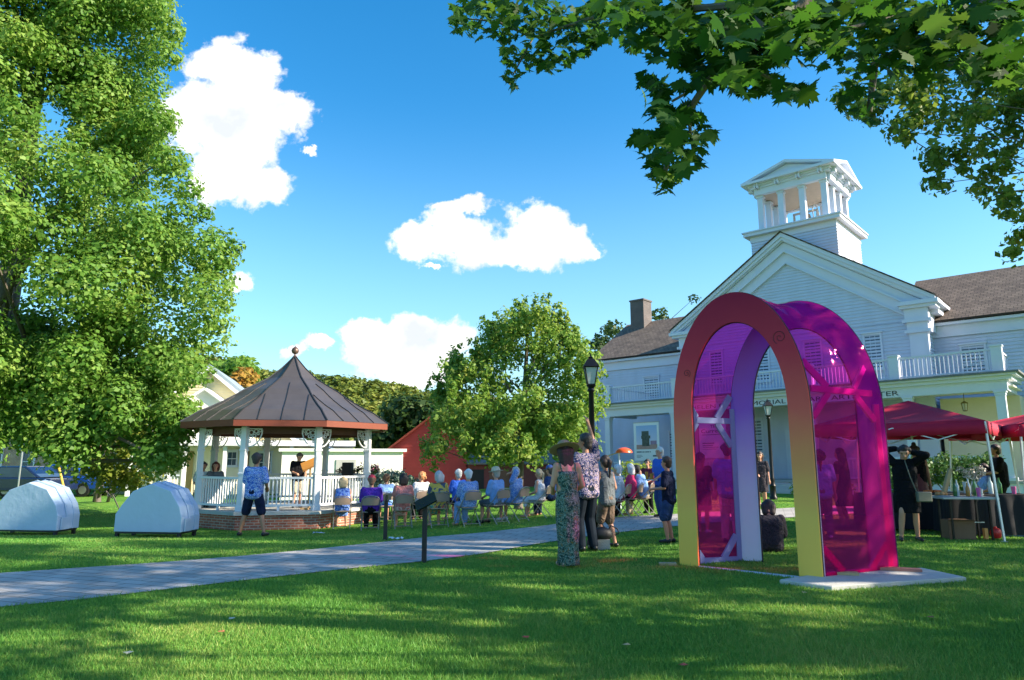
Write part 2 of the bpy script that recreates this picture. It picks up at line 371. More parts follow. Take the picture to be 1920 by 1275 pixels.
# ================================================================ LEAVES AND TREES
def leafverts(c, nrm, size, fold=.25, aspect=.72):
    N = len(c); nrm = nrm/np.linalg.norm(nrm, axis=1, keepdims=True)
    r = rng.normal(size=(N, 3)); a = np.cross(nrm, r); a /= np.linalg.norm(a, axis=1, keepdims=True); b = np.cross(nrm, a)
    s = size[:, None]
    v = np.stack([c-a*s*.5, c+b*s*.5*aspect+nrm*s*fold*.4, c+a*s*.55, c-b*s*.5*aspect+nrm*s*fold*.4], 1)
    return v.reshape(-1, 3)
def crown_mesh(name, clumps, per, leaf, m, up=.5, shell=.55, flat=.8, dens=True):
    C = []; Nn = []
    for (x, y, z, r) in clumps:
        n = int(per*(r*r if dens else 1))+8; d = rng.normal(size=(n, 3)); d /= np.linalg.norm(d, axis=1, keepdims=True)
        rad = r*(shell+(1-shell)*rng.random(n)**.7)*(.8+.4*rng.random(n)); p = d*rad[:, None]; p[:, 2] *= flat
        C.append(p+np.array([x, y, z])); q = d+rng.normal(size=(n, 3))*.55; q[:, 2] += up; Nn.append(q)
    C = np.concatenate(C); Nn = np.concatenate(Nn); s = leaf*(.5+.95*rng.random(len(C)))
    return fastmesh(name, leafverts(C, Nn, s), 4, m)
bark = M('bark', (.13,.11,.09), .9, var=.35, scale=5, bump=1, bscale=14, stretch=(1,1,.3))
def tree(name, label, base, trunk, r0, clumps, per, leaf, m, limbs=14, group=None, up=.5, shell=.55, cat='tree', stems=None, flat=.8, lr=1, fmin=.25):
    t = thing(name, label, cat, base, group=group)
    mb = MB(); b = Vector(base); top = Vector(trunk)
    mid = b.lerp(top, .5)+Vector((.15*r0, 0, 0))
    mb.tube([b-Vector((0,0,.1)), b+Vector((0,0,.25)), mid, top], [r0*1.5, r0, r0*.8, r0*.35], 10)
    for (sx, sy) in (stems or []):
        q = b+Vector((sx, sy, 0)); mb.tube([q-Vector((0,0,.1)), q.lerp(top, .5)+Vector((sx*.6, sy*.6, 0)), top+Vector((sx*2, sy*2, .3))], [r0*.8, r0*.6, r0*.2], 7)
    cl = sorted(clumps, key=lambda c: -c[3]); random.Random(3).shuffle(cl)
    for c in cl[:limbs]:
        e = Vector(c[:3]); f = min(.9, max(fmin, (e.z-b.z)/(max(.1, top.z-b.z))*.6)); s = b.lerp(top, f)
        k = s.lerp(e, .5)+Vector((0, 0, -.12*(e-s).length)); k += Vector([random.uniform(-.15,.15)*(e-s).length for _ in range(3)])
        mb.tube([s, k, e], [r0*.38*lr, r0*.2*lr, r0*.05*lr], 6)
    mb.build('trunk', bark, t, smooth=True)
    me = crown_mesh('crown', clumps, per, leaf, m, up, shell, flat); me.transform(Matrix.Translation(-b))
    o = bpy.data.objects.new('crown', me); col.objects.link(o); o.parent = t
    return t
lf_main = Mleaf('maple_leaves', (.05,.14,.02), (.14,.29,.04), (.35,.47,.11), .45, .5)
lf_yel = Mleaf('yellow_green_leaves', (.10,.17,.02), (.22,.29,.04), (.38,.38,.07), .4, .5)
lf_mid = Mleaf('turning_leaves', (.07,.16,.025), (.16,.31,.045), (.38,.44,.10), .45, .9)
lf_dark = Mleaf('dark_leaves', (.02,.05,.012), (.04,.085,.015), (.09,.15,.03), .3, .6)
lf_hedge = Mleaf('hedge_leaves', (.03,.09,.015), (.06,.15,.03), (.13,.24,.06), .25, 1.5)
lf_bright = Mleaf('bright_leaves', (.15,.24,.02), (.30,.38,.05), (.42,.48,.09), .4, 1.5)
lf_grey = Mleaf('grey_green_leaves', (.10,.17,.12), (.18,.28,.20), (.28,.38,.30), .3, 1.5)
lf_autumn = Mleaf('autumn_leaves', (.20,.10,.02), (.36,.20,.03), (.30,.28,.05), .3, .4)
def blobs_px(L, n, seed, r=(.35,.7), dy=1.2):
    """clumps filling ellipses given as (x, y, rx, ry, depth)"""
    rnd = random.Random(seed); cl = []; tot = sum(a[2]*a[3] for a in L)
    for (x, y, rx, ry, Y) in L:
        for _ in range(max(1, int(n*rx*ry/tot))):
            a = rnd.uniform(0, 2*math.pi); q = rnd.random()**.5
            rr = rnd.uniform(*r); e = rr/Y*1299
            p = at(x+math.cos(a)*q*max(1, rx-e*.7), y+math.sin(a)*q*max(1, ry-e*.6), Y+rnd.uniform(-dy, dy)); cl.append((p.x, p.y, p.z, rr))
    return cl
def big_left_tree():
    X0, Y0 = -16.5, 21.5
    # right outline of the crown as seen from the path
    prof = [(-260,230),(-120,300),(0,318),(50,338),(100,325),(160,300),(230,322),(300,345),(360,372),(400,392),(450,425),(480,442),(520,425),(560,430),(600,425),(640,412),(700,392),(760,372),(820,352),(860,335)]
    cl = []
    for (y, x) in prof[:]:
        pass
    rnd = random.Random(11)
    zs = []
    for (y, x) in prof:
        p = at(x, y, Y0); zs.append((p.z, p.x-X0))
    zs.sort()
    zz = [a for a, b in zs]; rr = [b for a, b in zs]
    while len(cl) < 400:
        z = rnd.uniform(zz[0]+.1, zz[-1]+.8); Rz = float(np.interp(z, zz, rr)); a = rnd.uniform(0, 2*math.pi)
        if math.sin(a) > .35: continue      # the far side is hidden behind the near one
        q = rnd.uniform(.25, 1)**.5; r = rnd.uniform(.55, 1.15)
        rad = (Rz-r*.9)*q
        x, y = X0+rad*math.cos(a), Y0+rad*math.sin(a)*.8
        if x/y < -.95: continue
        cl.append((x, y, z, r))
    for (y, x) in prof:        # clumps that make the ragged edge
        p = at(x-18, y, Y0+rnd.uniform(-1, .5)); cl.append((p.x, p.y, p.z, rnd.uniform(.4, .7)))
        p = at(x-rnd.uniform(30,60), y+rnd.uniform(-20,20), Y0-rnd.uniform(0,2)); cl.append((p.x, p.y, p.z, rnd.uniform(.5, .9)))
    for (x, y) in ((440,470),(452,462),(428,500),(395,400),(335,70),(330,110)):
        p = at(x-6, y, Y0-.5); cl.append((p.x, p.y, p.z, .28))
    cl += [c for c in blobs_px([(60,800,110,75,20.5),(200,740,120,90,20.5),(90,690,120,80,20.5),(330,790,50,60,21),(300,690,80,60,21),(170,630,130,60,21),(60,640,80,60,21),(100,40,120,60,21)], 140, 77, (.5,.8), 1.2)]
    tree('maple_tree', 'large dense green maple filling the left side of the view', onground(X0, Y0), (X0+.3, Y0, 15), .42, cl, 740, .135, lf_main, limbs=34)
big_left_tree()
# shrubby yellow-green tree in front of the cars
cl = blobs_px([(230,845,95,55,24),(185,890,50,40,24),(270,800,75,50,24),(310,850,45,40,24),(245,900,45,25,24),(150,830,55,35,24.5)], 75, 5, (.35,.6), .9)
tree('young_maple_tree', 'bushy yellow green tree with thin stems, between the two white pods', gr(184,941), at(215,800,24), .09, cl, 330, .15, lf_yel, limbs=10, stems=((.35,.1),(-.3,.2)))
# tree in the middle
cl = blobs_px([(985,612,66,50,22),(1010,600,60,42,22),(940,640,55,45,22),(1040,660,62,50,22),(1085,690,52,52,22),(985,690,110,55,22),(900,720,75,50,22),(860,690,42,38,21.6),(1080,760,58,60,22),(970,770,120,60,21.5),(870,790,78,52,21.5),(850,835,72,32,21),(960,840,110,34,21),(1060,830,70,42,21.5),(840,740,40,30,21.8),(1090,740,45,60,21.5),(1000,790,110,60,21.2),(930,830,80,36,21.2)], 420, 8, (.18,.38), 1.1)
cl = [c for c in cl if not (c[0] < at(890,700,22).x and c[2] > at(890,640,22).z)]
for k in range(46):
    x = random.uniform(815,1120); yt = np.interp(x, [810,850,885,905,940,985,1030,1070,1120], [715,668,650,610,590,560,556,598,680]); 
    for j in range(4): p = at(x+j*2*(1 if x > 985 else -1)*-1, yt+8+j*13, 22); cl.append((p.x, p.y, p.z, .09+.045*j))
for (x, y, r) in ((1020,560,.16),(1032,552,.1),(968,566,.15),(985,562,.14),(1050,572,.14),(930,590,.14),(915,610,.16),(880,640,.14),(853,660,.16),(862,648,.12),(836,688,.16),(812,705,.16),(803,722,.12),(795,858,.2),(812,875,.2),(1078,615,.16),(1100,640,.16),(1120,665,.14),(1128,730,.2),(1130,700,.16),(1135,752,.2),(1004,556,.12),(890,665,.14),(905,597,.1),(1063,590,.12)):
    p = at(x, y, 22); cl.append((p.x, p.y, p.z, r))
tree('young_green_tree', 'wide loose yellow green tree standing in front of the red barn', onground(at(972,900,22).x, 22), at(990,600,22), .12, cl, 900, .115, lf_mid, limbs=40, up=.3, shell=.2, flat=1.35, lr=.7)
# tree at the right, small distant leaves
cl = blobs_px([(1630,200,55,32,13),(1690,160,70,50,13),(1700,240,48,34,13),(1760,200,70,60,13),(1770,290,52,36,13),(1760,345,34,22,13),(1830,240,60,60,13),(1850,310,60,40,13),(1835,355,34,22,13),(1880,370,44,30,13),(1870,150,70,70,13.5),(1905,240,40,90,13.5),(1900,395,28,22,13),(1895,475,28,20,13),(1912,440,14,36,13),(1800,120,70,50,14),(1700,270,26,18,13),(1575,180,22,14,13)], 150, 21, (.16,.34), .8)
for i in range(60):
    a = random.uniform(0, 6.28); q = random.uniform(.3, 1); cl.append((13.6+3.0*q*math.cos(a), 13.2+3.2*q*math.sin(a), random.uniform(7.2, 11.5), random.uniform(.7, 1.1)))
cl = [c for c in cl if c[3] < .5 or c[0]/c[1] > .80]
tree('tall_maple_tree', 'maple with small yellow green leaves reaching in from the right edge above the roof', onground(14.2, 13.0), (13.8, 13, 8.5), .3, cl, 560, .12, Mleaf('tall_maple_leaves', (.045,.10,.012), (.13,.23,.03), (.36,.42,.07), .5, .8), limbs=26, lr=.3, fmin=.85, shell=.1, up=.2, flat=.9)  # leaf colours vary from leaf to leaf
# trees off to the right and behind, whose shade lies over the lawn
def shade_tree(x, y, rc, z0, z1, n, label, rmin=.5):
    rnd = random.Random(int(x*10+y)); cl = []
    while len(cl) < n:
        a = rnd.uniform(0, 6.28); q = rnd.random()**.5; z = rnd.uniform(z0, z1); f = math.sin(math.pi*(.15+.8*(z-z0)/(z1-z0)))
        px, py = x+rc*q*f*math.cos(a), y+rc*q*f*math.sin(a)
        if py > 0 and px/py < .84: continue
        cl.append((px, py, z, rnd.uniform(rmin, rmin*1.9)))
    tree('shade_tree', label, (x, y, 0), (x, y, z1-1.5), .3, cl, 150, .22, lf_dark, limbs=20, group='maples beside the lawn')
# ---------------------------------------------------------------- the maple over the camera
def maple_leaf_tmpl():
    P = [(0,-.42),(.05,-.16),(.20,-.20),(.17,-.10),(.38,-.06),(.33,.02),(.50,.16),(.35,.18),(.36,.28),(.20,.20),(.22,.36),(.12,.36),(.02,.58)]
    pts = P+[(-x, y) for x, y in P[-2:0:-1]]
    return np.array(pts)
def overhead():
    T = maple_leaf_tmpl(); n = len(T)
    # (x, y, rx, ry, depth, count, leaf size)
    regs = [(900,30,62,40,5.2,150,.12),(985,80,50,55,5.0,150,.12),(960,148,16,18,4.9,22,.11),(1060,60,70,50,5.0,170,.12),(1120,40,60,40,4.8,130,.12),(960,10,100,22,5,130,.12),(1040,120,30,16,4.9,36,.11),
            (1200,50,50,35,3.4,70,.12),(1180,75,20,18,4.4,22,.11),(1260,60,60,60,3.1,90,.125),(1330,90,70,70,3.0,130,.13),(1255,185,50,45,3.0,60,.125),(1290,240,48,40,3.0,55,.125),(1225,262,36,28,3.0,30,.12),(1250,310,34,34,3.0,40,.12),(1247,350,18,14,3.0,11,.11),(1302,290,24,28,3.0,18,.12),(1215,145,20,12,3.1,9,.12),
            (1400,60,70,70,2.9,130,.13),(1400,140,55,34,2.9,60,.13),(1480,165,40,18,2.9,20,.13),(1470,60,60,60,2.9,100,.13),(1550,40,50,42,2.9,70,.13),(1545,100,26,30,3.6,26,.12),
            (1610,100,40,60,4.2,100,.11),(1620,180,40,42,4.2,70,.105),(1640,225,16,16,4.2,12,.10),(1585,190,18,26,4.2,18,.10),(1680,60,70,60,3.2,130,.13),(1760,60,70,60,3.2,130,.13),(1840,60,70,70,3.2,140,.13),(1900,80,50,80,3.2,100,.13),(1720,110,60,36,3.4,60,.13),(1850,130,60,30,3.4,40,.13),(1300,10,200,30,3.2,150,.13),(1700,10,240,30,3.2,180,.13),
            (1100,-60,300,50,4,300,.13),(1600,-60,350,50,3.4,300,.13)]
    C = []; S = []
    for (x, y, rx, ry, Y, k, s) in regs:
        for _ in range(int(k*.8)):
            a = rng.random()*2*np.pi; q = rng.random()**.5
            C.append(at(x+np.cos(a)*q*rx, y+np.sin(a)*q*ry, Y+rng.normal()*.28)); S.append(s*(.7+.45*rng.random()))
    # more of the same tree above and behind the camera, for the shade it throws
    for _ in range(1000):
        a = rng.random()*2*np.pi; q = rng.random()**.5; C.append(Vector((2.5+5.5*q*np.cos(a), -1.5+4.8*q*np.sin(a), 4.6+rng.random()*3.2))); S.append(.17)
    C = np.array([tuple(c) for c in C]); S = np.array(S)
    ok = ~((C[:, 1] > .3) & (C[:, 2] < 4.4) & (np.arange(len(C)) >= len(C)-1000))
    C, S = C[ok], S[ok]; N = len(C)
    nr = rng.normal(size=(N, 3))*np.array([.55, .55, .3])+np.array([0, -.35, .75]); nr /= np.linalg.norm(nr, axis=1, keepdims=True)
    tip = rng.normal(size=(N, 3))*.6+np.array([-.2, 0, -.9]); tip -= nr*(tip*nr).sum(1)[:, None]; tip /= np.linalg.norm(tip, axis=1, keepdims=True)
    sd = np.cross(nr, tip)
    t2 = T[None, :, :]*S[:, None, None]; bend = -(np.abs(T[:, 0])*.35+T[:, 1]**2*.35)[None, :, None]*S[:, None, None]*(0.4+rng.random((N, 1, 1)))
    v = C[:, None, :]+sd[:, None, :]*t2[:, :, :1]+tip[:, None, :]*t2[:, :, 1:]+nr[:, None, :]*bend
    m = Mleaf('maple_canopy_leaves', (.009,.048,.005), (.024,.10,.010), (.085,.16,.02), .6, 1.6)
    me = fastmesh('crown', v.reshape(-1, 3), n, m)
    base = Vector((5.5, -4.5, 0)); t = thing('overhanging_maple', 'maple branches with large dark lobed leaves hanging across the top of the view', 'tree', base)
    me.transform(Matrix.Translation(-base)); o = bpy.data.objects.new('crown', me); col.objects.link(o); o.parent = t
    mb = MB(); top = Vector((5.0, -3.6, 6)); mb.tube([base-Vector((0,0,.2)), base+Vector((0,.1,.4)), Vector((5.3,-4.2,3)), top, Vector((4.6,-3,8.5))], [.5,.36,.3,.24,.1], 12)
    def br(pts, r0):
        pts = [Vector(p) for p in pts]; mb.tube(pts, [r0*(1-i/len(pts)*.85) for i in range(len(pts))], 6)
    br([Vector((5.3,-4.2,3.4)), (3.6,-1,4.6), at(1560,-40,2.9), at(1440,60,2.9), at(1330,150,3.0), at(1262,250,3.0), at(1245,335,3.0)], .038)
    br([at(1440,60,2.9), at(1380,10,3.0), at(1250,20,3.3), at(1120,30,4.4), at(1000,70,5.0), at(962,140,4.9)], .022)
    br([at(1000,70,5.0), at(930,40,5.2), at(870,35,5.2)], .012)
    br([at(1380,110,3.0), at(1430,140,2.9), at(1475,165,2.9)], .01); br([at(1330,150,3), at(1260,190,3)], .01); br([at(1290,210,3), at(1300,290,3)], .009)
    br([Vector((5.3,-4.2,3.8)), (4.5,-1,5), at(1900,-20,3.2), at(1760,60,3.3), at(1640,120,4.2), at(1630,210,4.2)], .06)
    br([at(1760,60,3.3), at(1690,30,3.2), at(1560,60,2.9)], .016)
    for k in range(9):
        a = k*.7; br([Vector((5.0,-3.6,5.6+.25*k)), Vector((4+2*math.cos(a), -2.5+2*math.sin(a), 6)), Vector((2.5+4.5*math.cos(a), -1.5+4*math.sin(a), 6.6))], .07)
    mb.build('trunk', bark, t, smooth=True)
overhead()
shade_tree(9.5, 4.2, 3.2, 3.0, 9.0, 22, 'leafy maple to the right of the lawn, nearest the photographer')
shade_tree(15.5, 6.5, 4.5, 3.5, 15, 84, 'tall leafy maple farther right of the lawn')
shade_tree(22.5, 9.5, 5.0, 6, 20, 105, 'very tall broad maple beyond the canopies')
shade_tree(22, 3.5, 4.5, 5, 14, 36, 'tall maple behind the leafy one')
# ================================================================ WINDOWS, SIDING, RAILS
def siding(F, u0, u1, z0, z1, w, clip=None, step=.15, parent=None, name='wall', m=None, axis='u', out=-1):
    """lapped boards on the plane w (axis 'u') or on the plane u (axis 'w'); clip(z)->(a,b) trims a gable"""
    mb = MB(); z = z0
    while z < z1-.01:
        zt = min(z+step, z1); a0, a1 = u0, u1; b0, b1 = u0, u1
        if clip: a0, a1 = clip(z); b0, b1 = clip(zt)
        if a1-a0 < .05: break
        if axis == 'u': g = lambda u, d, zz: F((u, w+out*d, zz))
        else: g = lambda u, d, zz: F((w+out*d, u, zz))
        mb.add([g(a0, .034, z), g(a1, .034, z), g(b1, 0.002, zt), g(b0, 0.002, zt), g(a0, -.02, z), g(a1, -.02, z)], [(0,1,2,3), (4,5,1,0)])
        z = zt
    return mb.build(name, m or sidingw, parent)
def window(F, u0, u1, z0, z1, w, nx, ny, parent, fm=None, gm=None, cap=True, t=.08):
    fm = fm or white; mb = MB()
    for a in ((u0-t, u0), (u1, u1+t)): mb.box(a[0], a[1], w-.06, w+.03, z0-t, z1+t, F)
    mb.box(u0, u1, w-.058, w+.03, z1, z1+t, F); mb.box(u0-t-.03, u1+t+.03, w-.10, w+.03, z0-t-.04, z0-.0, F)
    if cap: mb.box(u0-t-.05, u1+t+.05, w-.11, w+.03, z1+t+.001, z1+t+.06, F)
    zm = (z0+z1)/2
    mb.box(u0, u1, w-.035, w+.0, zm-.02, zm+.02, F)
    for i in range(1, nx): u = u0+(u1-u0)*i/nx; mb.box(u-.008, u+.008, w-.028, w, z0, z1, F)
    for j in range(1, ny):
        z = z0+(z1-z0)*j/ny
        if abs(z-zm) > .05: mb.box(u0, u1, w-.027, w, z-.008, z+.008, F)
    f = mb.build('window', fm, parent)
    g = MB(); g.box(u0, u1, w-.015, w-.005, z0, z1, F); g.build('pane', gm or glassd, f)
    return f
def rail(F, u0, u1, w, z0, z1, parent, step=.14, m=None, name='balustrade', axis='u', post=None, bal=.035):
    mb = MB(); m = m or white
    g = (lambda q: F((q[0], q[1], q[2]))) if axis == 'u' else (lambda q: F((q[1], q[0], q[2])))
    mb.box(u0, u1, w-.05, w+.05, z1-.07, z1, g); mb.box(u0, u1, w-.035, w+.035, z0+.06, z0+.12, g)
    n = max(1, int((u1-u0)/step))
    for i in range(n): u = u0+(u1-u0)*(i+.5)/n; mb.box(u-bal/2, u+bal/2, w-bal/2, w+bal/2, z0+.121, z1-.071, g)
    return mb.build(name, m, parent)
shingle = Mbrick('wood_shingles', (.22,.16,.12), (.14,.10,.08), (.04,.03,.028), bw=.26, bh=.2, ms=.012, rough=.9, bump=1.0)
def roofslab(F, pts, th, name, m, parent):   # pts: 4 (u,w,z) corners of the top face
    P = [Vector(p) for p in pts]; mb = MB(); mb.hexa([F(p-Vector((0,0,th))) for p in P]+[F(p) for p in P])
    o = mb.build(name, m, parent)
    # object-space texture laid along the slope: give the part a rotation
    return o
def oriented(F, corners, th, name, m, parent, root):
    """roof plane as a child object whose own x runs along the eave and y up the slope, so that courses follow the slope"""
    P = [F(c) for c in corners]; e = (P[1]-P[0]).normalized(); s = (P[3]-P[0]); s = (s-e*s.dot(e)).normalized(); n = e.cross(s).normalized()
    if n.z < 0: n = -n
    Mx = Matrix((e, s, n)).transposed(); inv = Mx.inverted(); mb = MB(); O_ = P[0]
    L = [inv@(p-O_) for p in P]
    mb.hexa([Vector((q.x, q.y, -th)) for q in L]+[Vector((q.x, q.y, 0)) for q in L])
    o = link(name, mb.mesh(name, m), None); o.parent = parent
    r = parent
    while r.parent: r = r.parent
    o.matrix_local = Matrix.Translation(O_-LOC[r.name])@Mx.to_4x4()
    return o
def lettering(F, text, u0, u1, z, h, w, m, parent, name='lettering', depth=.02, res=3):
    cu = bpy.data.curves.new('t', 'FONT'); cu.body = text; cu.size = 1; cu.extrude = .0; cu.resolution_u = res
    o = bpy.data.objects.new('t', cu); col.objects.link(o); bpy.context.view_layer.update()
    me = bpy.data.meshes.new_from_object(o.evaluated_get(bpy.context.evaluated_depsgraph_get())); bpy.data.objects.remove(o)
    vs = np.array([v.co[:] for v in me.vertices]); x0, x1 = vs[:, 0].min(), vs[:, 0].max(); capz = .70
    for v in me.vertices:
        u = u0+(v.co.x-x0)/(x1-x0)*(u1-u0); v.co = F((u, w, z+v.co.y/capz*h))
    # every word is a part of its own
    order = np.argsort(vs[:, 0]); xs = vs[order, 0]; grp = np.zeros(len(xs), int); grp[1:] = np.cumsum(np.diff(xs) > .17); gid = np.zeros(len(xs), int); gid[order] = grp; out = None
    polys = [tuple(p.vertices) for p in me.polygons]; co = [tuple(v.co) for v in me.vertices]; bpy.data.meshes.remove(me)
    for g in range(grp.max()+1):
        fs = [p for p in polys if gid[p[0]] == g]; ids = sorted({i for p in fs for i in p}); mp = {q: k for k, q in enumerate(ids)}
        mb = MB(); mb.v = [co[i] for i in ids]; mb.f = [tuple(mp[i] for i in p) for p in fs]; out = mb.build(name, m, parent)
    return out
# ================================================================ THE WHITE BUILDING
F = Frame((13.19, 32.15), 132); FP = Frame((13.19, 32.15), 132, 0, .0165)
def white_building():
    t = thing('town_building', 'large white clapboard building with a pillared porch, gable front and bell tower', 'building', tuple(F((0, .5, 0))))
    ax, az_ = 6.2, 8.4; AZ = 12.55; sl = (AZ-az_)/ax
    # --- gable block
    zi = 11.02; ei = 4.85   # inner triangle of siding: apex height / eave half-width at z 7.6
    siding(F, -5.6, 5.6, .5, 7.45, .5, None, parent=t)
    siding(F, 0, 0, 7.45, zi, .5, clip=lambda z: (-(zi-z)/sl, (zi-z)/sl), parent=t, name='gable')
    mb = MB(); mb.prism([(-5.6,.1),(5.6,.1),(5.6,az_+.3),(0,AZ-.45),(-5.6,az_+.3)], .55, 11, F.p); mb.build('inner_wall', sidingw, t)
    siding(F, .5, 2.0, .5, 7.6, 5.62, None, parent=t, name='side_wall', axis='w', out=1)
    # raking cornice in stepped layers
    def rake(z_off, z_th, w0, w1, half, name, m=white):
        # band following the slope, top at AZ-z_off
        top = [(-half, AZ-z_off-sl*half), (0, AZ-z_off), (half, AZ-z_off-sl*half)]
        bot = [(x, z-z_th) for x, z in top]
        mb = MB(); mb.band(top, bot, w0, w1, F.p); return mb.build(name, m, t)
    rake(.07, .20, -.02, .6, 6.2, 'crown_moulding'); rake(.271, .16, .06, .6, 6.05, 'raking_fascia'); rake(.432, .05, .16, .6, 5.95, 'raking_soffit')
    rake(.50, .40, .28, .6, 5.85, 'raking_frieze'); rake(.90, .10, .22, .6, 5.8, 'raking_moulding'); rake(1.0, .5, .38, .6, 5.7, 'lower_frieze'); rake(1.5, .07, .33, .6, 5.5, 'lower_moulding')
    # roof of the gable block
    for s in (-1, 1):
        c = [(s*6.28, -.1, AZ-sl*6.28), (s*6.28, 11, AZ-sl*6.28), (0, 11, AZ), (0, -.1, AZ)]
        oriented(F, c, .035, 'roof', shingle, t, t)
    # eaves: cornice returns, frieze, corner pilasters
    for s in (-1, 1):
        mb = MB(); a, b = sorted((s*4.75, s*6.3)); mb.box(a, b, -.05, 1.0, 8.05, 8.22, F)
        a2, b2 = sorted((s*4.82, s*6.18)); mb.box(a2, b2, .05, 1.0, 7.92, 8.049, F)
        mb.build('cornice_return', white, t)
        mb = MB(); a, b = sorted((s*4.95, s*5.85)); mb.box(a, b, .2, .6, 7.45, 7.919, F); a, b = sorted((s*4.85, s*5.95)); mb.box(a, b, .14, .6, 7.32, 7.449, F)
        a, b = sorted((s*5.0, s*5.8)); mb.box(a, b, .25, .6, 7.0, 7.319, F); mb.build('entablature_block', white, t)
        mb = MB(); a, b = sorted((s*4.9, s*5.9)); mb.box(a, b, .2, .6, 6.86, 6.999, F); a, b = sorted((s*5.05, s*5.75)); mb.box(a, b, .30, .62, .5, 6.859, F)
        mb.box(a+.12, b-.12, .285, .31, 5.2, 6.6, F); mb.build('pilaster', white, t)
        # side cornice running back
        mb = MB(); a, b = sorted((s*5.6, s*6.3)); mb.box(a, b, 1.0, 10.9, 8.05, 8.2, F); a, b = sorted((s*5.6, s*6.1)); mb.box(a, b, .99, 10.9, 7.75, 8.049, F)
        a, b = sorted((s*5.62, s*5.8)); mb.box(a, b, .6, 10.8, 7.0, 7.749, F); mb.build('side_cornice', white, t)
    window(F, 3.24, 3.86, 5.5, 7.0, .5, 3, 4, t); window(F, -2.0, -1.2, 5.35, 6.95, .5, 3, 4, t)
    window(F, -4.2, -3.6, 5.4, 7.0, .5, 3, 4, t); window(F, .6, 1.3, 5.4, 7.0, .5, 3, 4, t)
    # --- wings
    for s in (-1, 1):
        uo = 14.5 if s > 0 else 12.6
        a, b = sorted((s*5.62, s*uo)); siding(F, a, b, .5, 6.9, 2.0, None, parent=t, name='wing_wall')
        mb = MB(); mb.box(a, b, 2.03, 10, .1, 7.2, F); mb.build('wing_core', sidingw, t)
        mb = MB(); mb.box(a, b, 1.93, 2.1, 6.9, 7.3, F); mb.box(a, b+.0, 1.72, 2.1, 7.301, 7.42, F); mb.box(a, b, 1.9, 2.1, 6.80, 6.899, F); mb.build('wing_cornice', white, t)
        e, f = (s*uo+s*.25, s*4.4)
        oriented(F, [(e, 1.6, 7.52), (f, 1.6, 7.52), (f, 6.2, 10.45), (e, 6.2, 10.45)], .09, 'wing_roof', shingle, t, t)
        oriented(F, [(e, 10.8, 7.52), (f, 10.8, 7.52), (f, 6.2, 10.45), (e, 6.2, 10.45)], .09, 'wing_roof', shingle, t, t)
        mb = MB(); mb.prism([(2.0,7.0),(10.3,7.0),(6.2,10.3)], s*(uo-.1), s*uo, F.q); mb.build('wing_gable', sidingw, t)
    mb = MB(); mb.box(-12.75, -12.5, 1.9, 2.05, .5, 6.9, F); mb.build('corner_board', white, t)
    siding(F, 2.0, 9.9, .5, 7.2, -12.6, None, parent=t, name='end_wall', axis='w', out=-1)
    window(F, -9.1, -8.2, 4.75, 6.15, 2.0, 3, 4, t); window(F, 6.65, 7.45, 4.8, 6.3, 2.0, 3, 4, t); window(F, 10.6, 11.4, 4.8, 6.3, 2.0, 3, 4, t)
    mbr = Mbrick('chimney_brick', (.11,.08,.08), (.08,.065,.07), (.16,.15,.14), bw=.2, bh=.07, ms=.01, rot=(R(90),0,0))
    mb = MB(); mb.box(-12.0, -11.0, 5.3, 6.3, 9.6, 11.75, F); mb.box(-12.05, -10.95, 5.25, 6.35, 11.75, 11.85, F); mb.build('chimney', mbr, t)
    # --- porch
    W0 = -2.4; zf = .62
    mb = MB(); mb.box(-9.3, 8.9, W0-.02, .45, zf-.1, zf, FP); mb.build('porch_floor', M('porch_boards', (.35,.34,.33), .6), t)
    mb = MB(); mb.box(-9.2, 8.8, W0+.05, W0+.1, .02, zf-.101, FP); mb.build('porch_skirt', white, t)
    mb = MB(); mb.box(-9.1, 8.7, W0+.25, .45, 4.0, 4.05, FP); mb.build('porch_ceiling', ceilm, t)
    mb = MB()
    mb.box(-9.05, 8.55, W0+.02, W0+.34, 3.86, 4.24, FP); mb.box(-9.08, 8.58, W0-.01, W0+.34, 4.18, 4.24+.001, FP)
    for u in (-9.04, 8.24): mb.box(u, u+.3, W0+.34, .45, 3.86, 4.239, FP)
    mb.build('porch_beam', white, t)
    mb = MB(); mb.box(-9.2, 8.72, W0-.12, .48, 4.242, 4.38, FP); mb.box(-9.35, 8.87, W0-.27, .48, 4.381, 4.46, FP); mb.build('porch_cornice', white, t)
    mb = MB(); mb.box(-9.45, 8.97, W0-.36, .49, 4.461, 4.53, FP); mb.build('porch_roof', M('grey_roofing', (.16,.17,.18), .8, var=.3), t)
    for u in (-8.85, -4.95, -1.6, 1.6, 5.3, 8.3):
        mb = MB(); mb.box(u-.15, u+.15, W0+.03, W0+.33, zf+.12, 3.68, FP); mb.box(u-.21, u+.21, W0-.03, W0+.39, zf, zf+.119, FP); mb.box(u-.2, u+.2, W0-.02, W0+.38, 3.78, 3.859, FP); mb.box(u-.17, u+.17, W0+.01, W0+.35, 3.681, 3.779, FP)
        mb.build('porch_column', white, t, bevel=.008)
    zt, zb = 5.42, 4.53
    posts = [-8.75, -4.75, -.0-1.5, 1.6, 4.95, 8.35]
    for u in posts:
        mb = MB(); mb.box(u-.17, u+.17, W0-.1, W0+.24, zb, zt+.04, FP); mb.box(u-.2, u+.2, W0-.13, W0+.27, zt+.041, zt+.1, FP); mb.build('balcony_post', white, t)
    for a, b in zip(posts[:-1], posts[1:]): rail(FP, a+.17, b-.17, W0+.07, zb, zt, t)
    rail(FP, W0+.25, .4, 8.35, zb, zt, t, axis='w', name='side_balustrade'); rail(FP, W0+.25, 1.9, -8.75, zb, zt, t, axis='w', name='side_balustrade')
